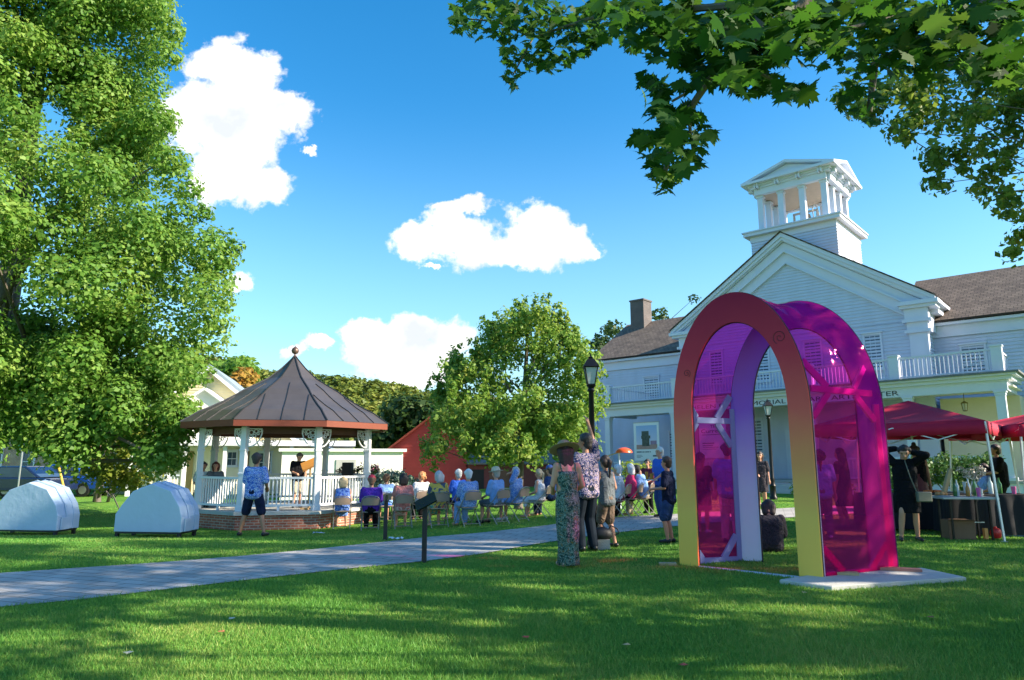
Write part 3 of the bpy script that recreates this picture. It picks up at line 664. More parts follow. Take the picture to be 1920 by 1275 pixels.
    # wooden wall bits behind the porch: warm painted side return at the right, doors and windows
    window(FP, -2.45, -1.75, 1.75, 3.45, .5, 3, 4, t); window(FP, -7.6, -6.8, 1.4, 3.1, 2.0, 3, 4, t); window(FP, 2.6, 3.4, 1.4, 3.1, .5, 3, 4, t); window(F, 6.5, 7.5, 1.4, 3.0, 2.0, 3, 4, t)
    mb = MB(); mb.box(-.6, .5, .42, .5, zf, 2.9, FP); mb.box(-.45, .35, .38, .42, zf+.05, 2.7, FP); mb.build('door', white, t)
    mb = MB(); mb.box(5.9, 8.6, .46, 1.97, zf, 4.0, F); mb.build('porch_side_wall', cream, t)
    # porch railings and lattice below
    for a, b in ((-4.75,-1.85),(1.85,5.1),(5.5,8.1),(-8.6,-5.2)): rail(FP, a, b, W0+.18, zf, zf+.9, t, name='porch_railing')
    # lettering on the beam
    lettering(FP, 'HELEN DAY MEMORIAL LIBRARY ART CENTER', -3.95, 5.02, 3.93, .19, W0+.008, blackp, t, 'sign_lettering')
    # steps
    mb = MB()
    for i in range(3): mb.box(-1.3, 1.3, W0-.35*(i+1), W0-.35*i-.025, 0, zf-.15*(i+1)-.02, FP)
    mb.build('porch_steps', concrete, t)
    # --- bell tower
    w0, w1 = 1.6, 5.6; hb = 2.12
    mb = MB(); mb.box(-hb+.001, hb-.001, w0+.02, w1, 10, 12.95, F); bt = mb.build('bell_tower', sidingw, t)
    siding(F, -hb, hb, 10.5, 12.75, w0, None, parent=bt, name='tower_siding'); siding(F, w0, w1, 10.5, 12.75, hb, None, parent=bt, name='tower_siding', axis='w', out=1)
    mb = MB(); mb.box(-hb-.04, hb+.04, w0-.04, w1+.04, 12.76, 13.08, F); mb.box(-hb-.3, hb+.3, w0-.3, w1+.3, 13.081, 13.26, F); mb.box(-hb-.36, hb+.36, w0-.36, w1+.36, 13.261, 13.33, F); mb.build('tower_cornice', white, bt)
    c0 = (w0+w1)/2; hc = 1.62; zc0, zc1 = 13.33, 15.35
    def col_at(u, w): 
        m_ = MB(); m_.box(u-.14, u+.14, w-.14, w+.14, zc0, zc1-.12, F); m_.box(u-.18, u+.18, w-.18, w+.18, zc1-.119, zc1, F); m_.box(u-.17, u+.17, w-.17, w+.17, zc0+.001, zc0+.12, F); m_.build('belfry_column', white, bt)
    for i in range(4):
        q = -hc+2*hc*i/3; col_at(q, c0-hc); col_at(q, c0+hc)
        if 0 < i < 3: col_at(-hc, c0+q); col_at(hc, c0+q)
    mb = MB(); mb.box(-hc-.2, hc+.2, c0-hc-.2, c0+hc+.2, zc1+.06, zc1+.12, F); mb.build('belfry_ceiling', M('belfry_boards', (.55,.42,.32), .7, var=.2, scale=3, stretch=(1,6,1)), bt)
    mb = MB()
    h2 = hc+.2
    for s in (-1, 1):
        mb.box(-h2, h2, c0+s*h2-.13, c0+s*h2+.13, zc1+.001, zc1+.34, F); a, b = sorted((s*h2-.13, s*h2+.13)); mb.box(a, b, c0-h2+.13, c0+h2-.13, zc1+.002, zc1+.339, F)
    h3 = h2+.2; mb.box(-h3+.001, h3-.001, c0-h3, c0+h3, zc1+.341, zc1+.46, F); h3 += .28; mb.box(-h3, h3, c0-h3, c0+h3, zc1+.56, zc1+.64, F); mb.box(-h3+.2, h3-.2, c0-h3+.2, c0+h3-.2, zc1+.461, zc1+.559, F)
    mb.build('belfry_entablature', white, bt)
    mb = MB()
    for i in range(4):
        q = (-hc+2*hc*i/3)
        for s in (-1, 1):
            for (ax_, zq) in ((0, .558), (1, .557)):
                mb = MB(); g_ = (lambda q_: F(q_)) if ax_ == 0 else (lambda q_: F((q_[1]-c0, q_[0]+c0, q_[2])))
                for d in (-.07, .07): mb.box(q+d-.035, q+d+.035, c0+s*(h2+.26)-.15, c0+s*(h2+.26)+.15, zc1+.30, zc1+zq, g_)
                mb.box(q-.036, q+.036, c0+s*(h2+.26)-.1, c0+s*(h2+.26)+.1, zc1+.40, zc1+zq-.001, g_)
                mb.build('belfry_bracket', white, bt)
    zr = zc1+.641; zp = zr+.72; hh = h3+.02
    mb = MB(); mb.prism([(-hh+.3, zr), (hh-.3, zr), (0, zp-.12)], c0-hh+.25, c0+hh-.25, F.p); mb.prism([(c0-hh+.3, zr), (c0+hh-.3, zr), (c0, zp-.12)], -hh+.25, hh-.25, F.q); mb.build('belfry_pediment', white, bt)
    mb = MB()
    for P_, off in ((F.p, 0), (F.q, c0)):
        d0, d1 = (c0-hh-.03, c0+hh+.03) if off == 0 else (-hh-.031, hh+.031)
        top = [(off-hh-.06, zr+.05), (off, zp+.04), (off+hh+.06, zr+.05)]; mb.band(top, [(a, b-.14) for a, b in top], d0, d1, P_)
    mb.build('belfry_roof', white, bt)
    mb = MB(); mb.lathe([(.42,0),(.36,.12),(.27,.3),(.22,.5),(.1,.58),(.02,.6)], F((.1, c0, 13.85)), 20)
    mb.build('bell', M('bronze', (.35,.30,.25), .4, metal=.7), bt, smooth=True)
    mb = MB(); mb.bar(F((-.55, c0, 14.5)), F((.75, c0, 14.5)), .1); mb.bar(F((-.5, c0, 13.3)), F((-.5, c0, 14.5)), .09); mb.bar(F((.7, c0, 13.3)), F((.7, c0, 14.5)), .09); mb.tube([F((.62+.0, c0+.5*math.cos(k*.524), 14.3+.5*math.sin(k*.524))) for k in range(13)], .03, 6); mb.build('bell_frame', M('weathered_wood', (.45,.42,.38)), bt)
white_building()
# lantern hanging in the porch
def hanging_lantern(u):
    p = FP((u, -1.2, 3.98)); t = thing('porch_lantern', 'small brass lantern hanging from the porch ceiling above the red canopy', 'lantern', p)
    mb = MB(); mb.tube([p, p-Vector((0,0,.35))], .012, 6); mb.lathe([(.02,-.35),(.14,-.42),(.13,-.44)], p, 6); mb.lathe([(.07,-.74),(.09,-.72),(.02,-.70)], p, 6)
    for k in range(6): a = k*math.pi/3; mb.bar(p+Vector((.12*math.cos(a), .12*math.sin(a), -.44)), p+Vector((.075*math.cos(a), .075*math.sin(a), -.72)), .014)
    mb.build('frame', M('old_brass', (.25,.17,.06), .4, metal=.8), t)
    mb = MB(); mb.lathe([(.07,-.715),(.11,-.445)], p, 6); mb.build('glass', M('lantern_glass', (.5,.45,.35), .2, bump=0), t)
hanging_lantern(7.0)
# banners
def banner(u0, u1, z0, z1, label, kind):
    t = thing('porch_banner', label, 'banner', FP(((u0+u1)/2, -2.5, z1)), group='banners hung between the porch pillars')
    w = -2.5; mb = MB(); mb.box(u0, u1, w-.006, w+.006, z0, z1, FP); mb.build('cloth', M('banner_vinyl', (.75,.76,.80), .5, var=.03), t)
    mb = MB(); mb.tube([FP((u0-.04, w, z1+.02)), FP((u1+.04, w, z1+.02))], .018, 6)
    for u in (u0+.05, u1-.05): mb.tube([FP((u, w, z1)), FP((u, -2.25, 3.88))], .006, 4)
    mb.build('rod', steel, t)
    du = u1-u0; dz = z1-z0; w1 = w-.009
    if kind == 0:
        def R_(a, b, c, d, dep, m, name): mb = MB(); mb.box(u0+a*du, u0+b*du, w1-dep, w1-dep+.002, z0+c*dz, z0+d*dz, FP); return mb.build(name, m, t)
        R_(.1,.92,.30,.93,.001, Mramp('printed_sky', [(0,(.62,.62,.78)),(1,(.25,.42,.75))], -dz*.6, 0), 'printed_picture')
        R_(.1,.92,.30,.42,.003, M('printed_ground', (.45,.25,.22), var=.3), 'printed_ground'); R_(.66,.9,.42,.52,.003, M('printed_hills', (.32,.20,.32), var=.3), 'printed_hills')
        dk = M('printed_tower', (.06,.08,.07), var=.8, scale=9)
        R_(.33,.62,.38,.60,.005, dk, 'printed_tower'); R_(.30,.66,.58,.66,.006, dk, 'printed_tower'); R_(.32,.60,.66,.78,.005, dk, 'printed_tower')
        g = M('printed_ink', (.05,.08,.12), var=0); 
        for (a, b, c, d) in ((.1,.30,.215,.245),(.32,.42,.215,.24),(.44,.60,.215,.24),(.62,.66,.215,.24),(.1,.30,.14,.15),(.1,.34,.11,.12),(.1,.26,.08,.09),(.74,.92,.10,.14)): R_(a, b, c, d, .003, g, 'print_line')
    else:
        ink = M('dark_ink', (.03,.02,.06), var=0)
        lettering(FP, 'The', u0+.42*du, u0+.72*du, z0+.84*dz, .13, w1-.002, ink, t, 'printed_word'); lettering(FP, 'Current', u0+.08*du, u0+.92*du, z0+.70*dz, .17, w1-.002, ink, t, 'printed_word')
        for (a, b, c, d) in ((.1,.9,.640,.652),(.12,.55,.40,.42),(.12,.5,.34,.355),(.12,.7,.29,.30),(.12,.62,.24,.25)):
            mb = MB(); mb.box(u0+a*du, u0+b*du, w1-.003, w1-.001, z0+c*dz, z0+d*dz, FP); mb.build('print_line', ink, t)
banner(-7.15, -5.7, 1.55, 3.42, 'white banner picturing a dark tower, hung at the left end of the porch', 0)
banner(-3.55, -2.2, 1.62, 3.28, 'white banner printed The Current, seen through the pink film of the arch', 1)
# ================================================================ GAZEBO
GC = Vector((-6.75, 21.0, 0)); GR = 3.1; GROT = R(-10)
def gpt(k, r, z): th = GROT+R(45*k); return Vector((GC.x+r*math.sin(th), GC.y-r*math.cos(th), z))
ZG = -.32; ZD = .17; ZE = 2.42
def gazebo():
    t = thing('gazebo', 'octagonal bandstand with a dark metal roof, white posts and a low brick base', 'gazebo', (GC.x, GC.y, ZG))
    br = Mbrick('red_brick', (.46,.14,.08), (.34,.095,.06), (.44,.34,.28), bw=.2, bh=.07, ms=.01, rot=(R(90),0,0))
    mb = MB(); mb.lathe([(2.72,ZG-.2),(2.72,ZD-.09)], (GC.x,GC.y,0), 8, rot=GROT-R(90)); mb.build('brick_base', br, t)
    mb = MB(); mb.lathe([(2.8,ZD-.089),(2.8,ZD)], (GC.x,GC.y,0), 8, rot=GROT-R(90)); mb.build('deck', concrete, t)
    # roof: eight concave sectors
    prof = [(1,0),(.92,.075),(.85,.147),(.75,.215),(.65,.295),(.56,.375),(.47,.467),(.35,.565),(.24,.66),(.12,.82),(.03,.965),(.012,1)]
    H = 4.66-2.56; zb = 2.56; rm = M('standing_seam_roof', (.115,.10,.10), .42, metal=.45, var=.25, scale=2, bump=.1, bscale=8)
    mb = MB(); mb.lathe([(GR*a, zb+b*H) for a, b in prof], (GC.x,GC.y,0), 8, rot=GROT-R(90), caps=False); mb.build('roof', rm, t)
    mb = MB()
    for k in range(8):
        for j in range(4):
            f = j/4; pts = []
            for a, b in prof:
                if j and a < (.12, .22, .12)[j-1]+.04: continue
                p = gpt(k, GR*a, 0).lerp(gpt(k+1, GR*a, 0), f)
                if j:   # seams run square to the eave, so they meet the hips
                    e0 = gpt(k, GR, 0).lerp(gpt(k+1, GR, 0), f); mid = gpt(k, GR, 0).lerp(gpt(k+1, GR, 0), .5); nrm = (mid-GC); nrm.z = 0; ap = nrm.length; nrm.normalize()
                    tang = (gpt(k+1, GR, 0)-gpt(k, GR, 0)).normalized(); o_ = (e0-mid).dot(tang); half = ap*a*math.tan(R(22.5))
                    if abs(o_) > half: continue
                    p = Vector((GC.x, GC.y, 0))+nrm*ap*a+tang*o_
                pts.append(Vector((p.x, p.y, zb+b*H+.012)))
            if len(pts) > 1: mb.tube(pts, .022 if j == 0 else .014, 4)
    mb.build('seam', M('seam_metal', (.05,.05,.055), .4, metal=.5), t)
    mb = MB(); mb.lathe([(.02,4.62),(.07,4.66),(.03,4.70),(.02,4.74),(.09,4.78),(.115,4.85),(.09,4.92),(.03,4.97),(.005,5.0)], (GC.x,GC.y,0), 14); mb.build('finial', M('dark_copper', (.16,.10,.08), .4, metal=.6), t, smooth=True)
    red = M('stained_fascia', (.19,.042,.02), .6, var=.2, stretch=(1,1,4)); dkw = M('stained_rafters', (.12,.045,.025), .65, var=.25)
    mb = MB()
    for k in range(8):
        a, b = gpt(k, GR-.01, 0), gpt(k+1, GR-.01, 0); c, d = gpt(k, GR-.07, 0), gpt(k+1, GR-.07, 0)
        mb.hexa([Vector((q.x,q.y,ZE-.03)) for q in (a,b,d,c)]+[Vector((q.x,q.y,2.565)) for q in (a,b,d,c)])
    mb.build('fascia', red, t)
    mb = MB(); mb.lathe([(GR-.08, ZE+.01),(2.3, ZE+.05)], (GC.x,GC.y,0), 8, rot=GROT-R(90), caps=False)
    mb.lathe([(GR-.08, 2.5),(2.2,2.72),(1.2,3.3),(.1,4.2)], (GC.x,GC.y,0), 8, rot=GROT-R(90), caps=False); mb.build('soffit', dkw, t)
    mb = MB()
    for k in range(8):
        for j in range(4):
            e = gpt(k, GR-.1, 0).lerp(gpt(k+1, GR-.1, 0), j/4); i = Vector((GC.x, GC.y, 0)).lerp(e, .1); mb.bar(Vector((e.x,e.y,ZE+.02)), Vector((e.x*.35+GC.x*.65, e.y*.35+GC.y*.65, 3.2)), .05, .11)
    mb.build('rafter', M('rafters', (.20,.07,.035), .6), t)
    rp = 2.5
    mb = MB()
    for k in range(8):
        a, b, c, d = gpt(k, rp-.09, 0), gpt(k+1, rp-.09, 0), gpt(k+1, rp-.19, 0), gpt(k, rp-.19, 0)
        mb.hexa([Vector((q.x,q.y,2.22)) for q in (a,b,c,d)]+[Vector((q.x,q.y,2.42)) for q in (a,b,c,d)])
    mb.build('ring_beam', dkw, t)
    for k in range(8):
        p = gpt(k, rp, ZD); th = GROT+R(45*k)
        post = MB(); 
        def T(q, p=p, th=th): return Vector((p.x+q.x*math.cos(th)-q.y*math.sin(th)*-1*-1, p.y+q.x*math.sin(th)+q.y*math.cos(th), q.z))
        post.box(-.075,.075,-.075,.075, ZD, 2.40, T); post.box(-.1,.1,-.1,.1, ZD+.001, ZD+.14, T); post.box(-.095,.095,-.095,.095, 1.75, 1.8, T); post.box(-.09,.09,-.09,.09, ZD+.95, ZD+1.0, T)
        po = post.build('post', white2, t, bevel=.006)
        # fretwork brackets: openwork scrolls on both sides
        for s in (-1, 1):
            q = gpt(k+s, rp, 0); d = (q-p); d.z = 0; d.normalize(); mb = MB()
            pos = lambda a, z: Vector((p.x+d.x*a, p.y+d.y*a, z))
            mb.bar(pos(.08,2.34), pos(.44,2.34), .035, .03); mb.bar(pos(.09,1.86), pos(.09,2.32), .03)
            mb.tube([pos(.1+.34*math.sin(f*1.57/6), 1.86+.46*(1-math.cos(f*1.57/6))) for f in range(7)], .018, 5)
            for (cx, cz, rr) in ((.16,2.24,.06),(.28,2.27,.05),(.15,2.11,.045),(.38,2.29,.035),(.24,2.15,.04),(.13,2.0,.03),(.33,2.21,.03)):
                mb.tube([pos(cx+rr*math.cos(f*.785), cz+rr*math.sin(f*.785)) for f in range(9)], .016, 4)
            mb.build('bracket', white2, po)
    # railings on seven sides, open at the back right
    for k in range(8):
        if k == 5: continue
        a, b = gpt(k, rp, 0), gpt(k+1, rp, 0); d = (b-a).normalized(); a += d*.1; b -= d*.1; mb = MB(); Ln = (b-a).length
        if k == 7-7+1: pass
        mb.bar(a+Vector((0,0,ZD+.86)), b+Vector((0,0,ZD+.86)), .09, .06); mb.bar(a+Vector((0,0,ZD+.14)), b+Vector((0,0,ZD+.14)), .06, .06)
        n = int(Ln/.105)
        for i in range(n): q = a+d*Ln*(i+.5)/n; mb.bar(q+Vector((0,0,ZD+.171)), q+Vector((0,0,ZD+.829)), .032, up=tuple(d))
        mb.bar(a.lerp(b,.5)+Vector((0,0,ZD)), a.lerp(b,.5)+Vector((0,0,ZD+.11)), .06, up=tuple(d))
        mb.build('railing', white2, t)
gazebo()
# flower boxes at the back of the gazebo
def flower_box(k, f, label):
    a = gpt(k, 2.75, 0).lerp(gpt(k+1, 2.75, 0), f); d = (gpt(k+1,2.75,0)-gpt(k,2.75,0)).normalized()
    t = thing('flower_box', label, 'flower box', (a.x, a.y, ZD+.55), group='flower boxes on the gazebo rail')
    mb = MB(); mb.bar(a-d*.5+Vector((0,0,ZD+.75)), a+d*.5+Vector((0,0,ZD+.75)), .2, .2); mb.build('box', M('box_green', (.05,.08,.04)), t)
    cl = [((a+d*q).x, (a+d*q).y, ZD+.98+.08*math.sin(q*9), .16) for q in np.linspace(-.5, .5, 7)]
    me = crown_mesh('foliage', cl, 2600, .06, lf_dark); me.transform(Matrix.Translation(-Vector((a.x, a.y, ZD+.55)))); o = bpy.data.objects.new('foliage', me); col.objects.link(o); o.parent = t
    cl = [(c[0], c[1], c[2]+.05, .18) for c in cl]
    me = crown_mesh('blossom', cl, 500, .06, M('pink_petals', (.65,.22,.28), var=.4)); me.transform(Matrix.Translation(-Vector((a.x, a.y, ZD+.55)))); o = bpy.data.objects.new('blossom', me); col.objects.link(o); o.parent = t
flower_box(3, .5, 'flower box with pink blossom behind the man at the music stand'); flower_box(2, .45, 'flower box on the gazebo rail beside the black loudspeaker')
# loudspeaker on a pole in the gazebo
def speaker():
    p = Vector((at(652,880,22.6).x, 22.6, ZD)); t = thing('loudspeaker', 'black loudspeaker standing at the back of the gazebo', 'speaker', p)
    mb = MB(); mb.box(p.x-.16,p.x+.16,p.y-.15,p.y+.15,ZD+.75,ZD+1.25); mb.build('cabinet', blackp, t, bevel=.02)
    mb = MB(); mb.box(p.x-.13,p.x+.13,p.y-.157,p.y-.151,ZD+.79,ZD+1.21); mb.build('grille', M('speaker_mesh', (.03,.03,.03), .7, bump=.6, bscale=120), t)
    mb = MB(); mb.tube([p, p+Vector((0,0,.76))], .02, 8)
    for k in range(3): mb.bar(p+Vector((0,0,.3)), p+Vector((.3*math.cos(k*2.1), .3*math.sin(k*2.1), 0)), .02)
    mb.build('stand', blackp, t)
speaker()
# ================================================================ FAR BUILDINGS
ysid = M('pale_yellow_siding', (.68,.60,.36), .6, var=.06); gsid = M('grey_green_siding', (.36,.38,.30), .6, var=.08)
def yellow_house():
    # front faces the lawn; u to the right
    Y0 = 36; H = Frame((at(500,800,Y0).x, Y0), 77); t = thing('yellow_house', 'pale yellow clapboard house with a gable, white porch posts and a brown door', 'house', tuple(H((0,0,-.3))))
    P = lambda x, y, w=0: None
    # plane helper: pixel -> u,z on plane w
    def on(x, y, w=0):
        kx, kz = pxdir(x, y); Yp = (w+H.O.x*H.W.x+H.O.y*H.W.y)/(kx*H.W.x+H.W.y); X = kx*Yp
        return ((X-H.O.x)*H.U.x+(Yp-H.O.y)*H.U.y, CZ+kz*Yp)
    ua, za = on(395,688,3); ue, ze = on(452,735,3); sl = (za-ze)/(ue-ua); hw = 4.6
    mbm = MB(); siding(H, ua-hw, ua+hw, -.3, za-sl*hw, 3, parent=t, m=ysid); siding(H, 0, 0, za-sl*hw, za, 3, clip=lambda z: (ua-(za-z)/sl, ua+(za-z)/sl), parent=t, m=ysid, name='gable')
    mb = MB(); mb.prism([(ua-hw,-.3),(ua+hw,-.3),(ua+hw,za-sl*hw),(ua,za-.05),(ua-hw,za-sl*hw)], 3.04, 11, H.p); mb.build('house_body', ysid, t)
    for s in (-1, 1):
        c = [(ua+s*(hw+.4), 2.6, za-sl*(hw+.4)+.12), (ua+s*(hw+.4), 11.3, za-sl*(hw+.4)+.12), (ua, 11.3, za+.12), (ua, 2.6, za+.12)]
        oriented(H, c, .12, 'roof', M('blue_grey_roofing', (.24,.30,.36), .7), t, t)
    top = [(ua-hw-.4, za-sl*(hw+.4)), (ua, za), (ua+hw+.4, za-sl*(hw+.4))]; mb = MB(); mb.band(top, [(a, b-.3) for a, b in top], 2.62, 2.72, H.p); mb.build('bargeboard', white2, t)
    # lower front: warm white gabled porch wing, left of the gazebo
    ua2, za2 = on(385,730,1.2); mb = MB(); mb.prism([(ua2-2.4,-.3),(ua2+2.4,-.3),(ua2+2.4,za2-1.7),(ua2,za2),(ua2-2.4,za2-1.7)], 1.2, 2.98, H.p); mb.build('front_wing', M('warm_white_boards', (.80,.78,.70), .6, var=.04), t)
    top = [(ua2-2.7, za2-1.85), (ua2, za2+.1), (ua2+2.7, za2-1.85)]; mb = MB(); mb.band(top, [(a, b-.14) for a, b in top], .95, 3, H.p); mb.build('wing_roof', white2, t)
    u0, _ = on(245,900); u1, _ = on(665,870); zt = on(500,826)[1]; zp = on(500,836)[1]
    # one-storey porch front
    mb = MB(); mb.box(u0, u1, -.3, 3, zp, zt, H); mb.build('porch_roof', white2, t)
    mb = MB(); mb.box(u0+.1, u1-.1, 1.0, 1.1, -.3, zp-.001, H); mb.build('porch_wall', M('cream_wall', (.78,.72,.56), .6, var=.05), t)
    for x in (243, 262, 318, 345, 372, 420, 500, 545):
        u, _ = on(x, 880); mb = MB(); mb.box(u-.09, u+.09, -.1, .08, -.3, zp-.002, H); mb.build('porch_post', white2, t)
    for (x0, x1, y0, y1) in ((428,442,848,872),(488,506,850,884),(270,292,850,880)):
        a, z1 = on(x0, y0, 1); b, z0 = on(x1, y1, 1); window(H, a, b, z0, z1, 1.0, 2, 2, t)
    for (x0, x1) in ((456,468),(350,364)):
        a, z1 = on(x0, 846, 1); b, _ = on(x1, 846, 1); mb = MB(); mb.box(a, b, .94, .99, -.2, z1, H); mb.build('door', M('brown_door', (.22,.12,.06)) if x0 == 456 else M('tan_door', (.45,.31,.13)), t)
    for x0, x1 in ((300,338),(400,418)): a, _ = on(x0, 880); b, _ = on(x1, 880); rail(H, a, b, -.02, -.2, .75, t, name='porch_railing')
    # lower grey green part at the right with blue roof edge
    a, z1 = on(612,846,-.6); b, _ = on(660,846,-.6); siding(H, a, b, -.3, z1-.3, -.8, parent=t, m=gsid, name='side_wing')
    mb = MB(); mb.hexa([H(q) for q in ((a-.3,-1.1,z1+.25),(b+.3,-1.1,z1-.45),(b+.3,.6,z1-.45),(a-.3,.6,z1+.25),(a-.3,-1.1,z1+.4),(b+.3,-1.1,z1-.3),(b+.3,.6,z1-.3),(a-.3,.6,z1+.4))]); mb.build('side_roof', M('blue_metal', (.10,.16,.32), .5), t)
yellow_house()
def box_building():
    H = Frame((at(672,850,32.5).x, 32.5), 72); t = thing('white_shed', 'long low white flat-roofed building between the gazebo and the red barn', 'building', tuple(H((0,0,-.3))))
    zt = 1.86; mb = MB(); mb.box(-3.4, 2.1, 0, 4, -.4, zt, H); mb.build('wall', M('white_render', (.82,.80,.76), .7, var=.04), t)
    mb = MB(); mb.box(-3.55, 2.25, -.15, 4.1, zt+.001, zt+.14, H); mb.build('roof_edge', white2, t)
    mb = MB(); mb.box(-1.0, -.1, -.05, -.01, -.3, 1.5, H); mb.build('door', M('grey_door', (.4,.4,.4)), t)
box_building()
def barn():
    rd = M('red_barn_paint', (.36,.035,.025), .65, var=.2, scale=4); rdk = M('shaded_red_paint', (.20,.045,.035), .7, var=.2)  # second red, for the shed, is darker: its shade is put into the colour
    H = Frame((at(805,850,38).x, 38), 84); t = thing('red_barn', 'small red barn with a bright red gable and a long lower shed', 'barn', tuple(H((0,0,-.3))))
    za, hw = 3.75, 2.05; sl = .78
    siding(H, -hw, hw, -.4, za-sl*hw, 0, parent=t, m=rd, step=.2); siding(H, 0, 0, za-sl*hw, za, 0, clip=lambda z: (-(za-z)/sl, (za-z)/sl), parent=t, m=rd, name='gable', step=.2)
    mb = MB(); mb.prism([(-hw,-.4),(hw,-.4),(hw,za-sl*hw),(0,za-.02),(-hw,za-sl*hw)], .04, 6, H.p); mb.build('barn_body', rd, t)
    top = [(-hw-.25, za-sl*(hw+.25)+.1), (0, za+.1), (hw+.25, za-sl*(hw+.25)+.1)]; mb = MB(); mb.band(top, [(a, b-.12) for a, b in top], -.3, 6.2, H.p); mb.build('roof', M('red_roof_edge', (.50,.07,.03), .6), t)
    mb = MB(); mb.box(-hw-.02, -hw+.1, -.035, .03, -.4, za-sl*hw, H); mb.build('corner_board', M('bright_red_trim', (.6,.08,.04)), t)
    siding(H, hw+.05, 8.2, -.4, 1.25, -.1, parent=t, m=rdk, name='shed_wall', step=.2)
    mb = MB(); mb.box(hw+.05, 8.2, -.07, 5, -.4, 1.24, H); mb.build('shed_body', rdk, t)
    mb = MB(); mb.hexa([H(q) for q in ((hw,-.4,1.22),(8.4,-.4,1.22),(8.4,5,2.4),(hw,5,2.4),(hw,-.4,1.32),(8.4,-.4,1.32),(8.4,5,2.5),(hw,5,2.5))]); mb.build('shed_roof', M('grey_shed_roof', (.15,.14,.13), .8), t)
    for a, b in ((2.3,3.0),(3.3,4.4),(6.0,6.9)): mb = MB(); mb.box(a, b, -.14, -.105, -.3, .95, H); mb.build('door', M('dark_opening', (.015,.012,.012)) if a < 3.1 else M('brown_barn_door', (.18,.08,.045)), t)
barn()
def back_houses():
    for (x, Y, w, h, c, lab) in ((25, 44, 5.5, 3.4, (.35,.15,.11), 'brick house far behind the parked cars at the left edge'), (165, 52, 5, 3.2, (.72,.70,.66), 'white house behind the parked cars')):
        H = Frame((at(x, 850, Y).x, Y), 100); t = thing('house', lab, 'house', tuple(H((0,0,-.3))))
        m = Mbrick('house_brick', c, tuple(.8*q for q in c), (.5,.45,.4), rot=(R(90),0,0)) if c[0] < .5 else sidingw
        mb = MB(); mb.prism([(-w,-.4),(w,-.4),(w,h),(0,h+2.2),(-w,h)], 0, 8, H.p); mb.build('wall', m, t)
        top = [(-w-.4, h-.1), (0, h+2.35), (w+.4, h-.1)]; mb = MB(); mb.band(top, [(a, b-.15) for a, b in top], -.4, 8.3, H.p); mb.build('roof', M('dark_roof', (.07,.07,.08)), t)
        for u in (-3.2,-1.2,1.2,3.2): window(H, u-.4, u+.4, .6, 2.1, -.01, 2, 2, t)
back_houses()
# ---------------------------------------------------------------- cars
def car(x, Y, az, c, label, L=4.4, h=1.5, kind='car'):
    p = onground(at(x, 900, Y).x, Y); H = Frame((p.x, p.y), az, p.z); t = thing('parked_car', label, 'car', p, group='cars parked along the street')
    paint = M('car_paint', c, .25, metal=.3, var=.04, bump=0, coat=1)
    hl = L/2; lo = [(-hl,.35),(-hl,.75),(-hl+.25,.9),(-hl*.45,.98),(hl*.55,.98),(hl-.1,.92),(hl,.6),(hl,.35)]
    cab = [(-hl*.5,.97),(-hl*.22,h),(hl*.35,h),(hl*.68,.97)] if kind == 'car' else [(-hl*.35,.97),(-hl*.2,h+.1),(hl*.95,h+.1),(hl*.98,.97)]
    mb = MB(); mb.prism(lo, -.88, .88, H.p); b = mb.build('body', paint, t, bevel=.06)
    mb = MB(); mb.prism(cab, -.78, .78, H.p); mb.build('cabin', paint, t, bevel=.06)
    mb = MB(); cx = sum(a for a, _ in cab)/4; mb.prism([(cx+(a-cx)*.88, .99+(z-.97)*.82) for a, z in cab], -.79, .79, H.p); mb.prism([(cx+(a-cx)*1.01, .99+(z-.97)*.85) for a, z in cab], -.7, .7, H.p); mb.build('windows', glassd, t)
    for u in (-hl*.62, hl*.62):
        for s in (-1, 1):
            w = MB(); w.lathe([(.33,-.1),(.33,.1)], (0,0,0), 18); me = w.mesh('wheel', blackp); me.transform(Matrix.Translation(H((u, s*.8, .33)))@Matrix.Rotation(H.rz, 4, 'Z')@Matrix.Rotation(R(90), 4, 'X')); wo = link('wheel', me, t, True)
            w = MB(); w.lathe([(.2,-.11),(.2,.11)], (0,0,0), 12); me = w.mesh('hub_cap', steel); me.transform(Matrix.Translation(H((u, s*.8, .33)))@Matrix.Rotation(H.rz, 4, 'Z')@Matrix.Rotation(R(90), 4, 'X')); link('hub_cap', me, wo, True)
    for s in (-1, 1): mb = MB(); a, b_ = sorted((s*.5, s*.82)); mb.box(-hl-.02, -hl+.04, a, b_, .62, .78, H); mb.build('headlight', M('lamp_lens', (.8,.8,.78), .1), t)
car(40, 33, 95, (.012,.022,.07), 'dark blue car parked behind the left white pod', 4.5, 1.5)
car(128, 35, 92, (.02,.10,.45), 'bright blue car parked behind the leaning yellow cable guard', 4.4, 1.55)
car(215, 40, 100, (.55,.58,.62), 'pale silver car beyond the bushy yellow green tree', 4.2, 1.4)
def street_sign():
    p = onground(at(38,880,30).x, 30); t = thing('street_sign', 'small green street name sign on a pale post above the dark blue car', 'sign', p)
    mb = MB(); mb.tube([p, p+Vector((0,0,2.35))], .03, 8); mb.build('post', steel, t)
    mb = MB(); mb.box(p.x-.35, p.x+.35, p.y-.01, p.y+.01, p.z+2.25, p.z+2.43); mb.build('plate', M('sign_green', (.02,.22,.14)), t)
street_sign()
def guy_guard():
    a = gr(134,950); a = onground(at(131,905,29).x, 29); b = at(104,850,29); t = thing('cable_guard', 'yellow cable guard leaning beside the bright blue car', 'cable guard', a)
    mb = MB(); mb.tube([a, a.lerp(b, .8)], .045, 8); mb.build('guard', M('guard_yellow', (.65,.42,.05)), t); mb = MB(); mb.tube([a, b+(b-a)*1.2], .012, 5); mb.build('cable', steel, t)
guy_guard()
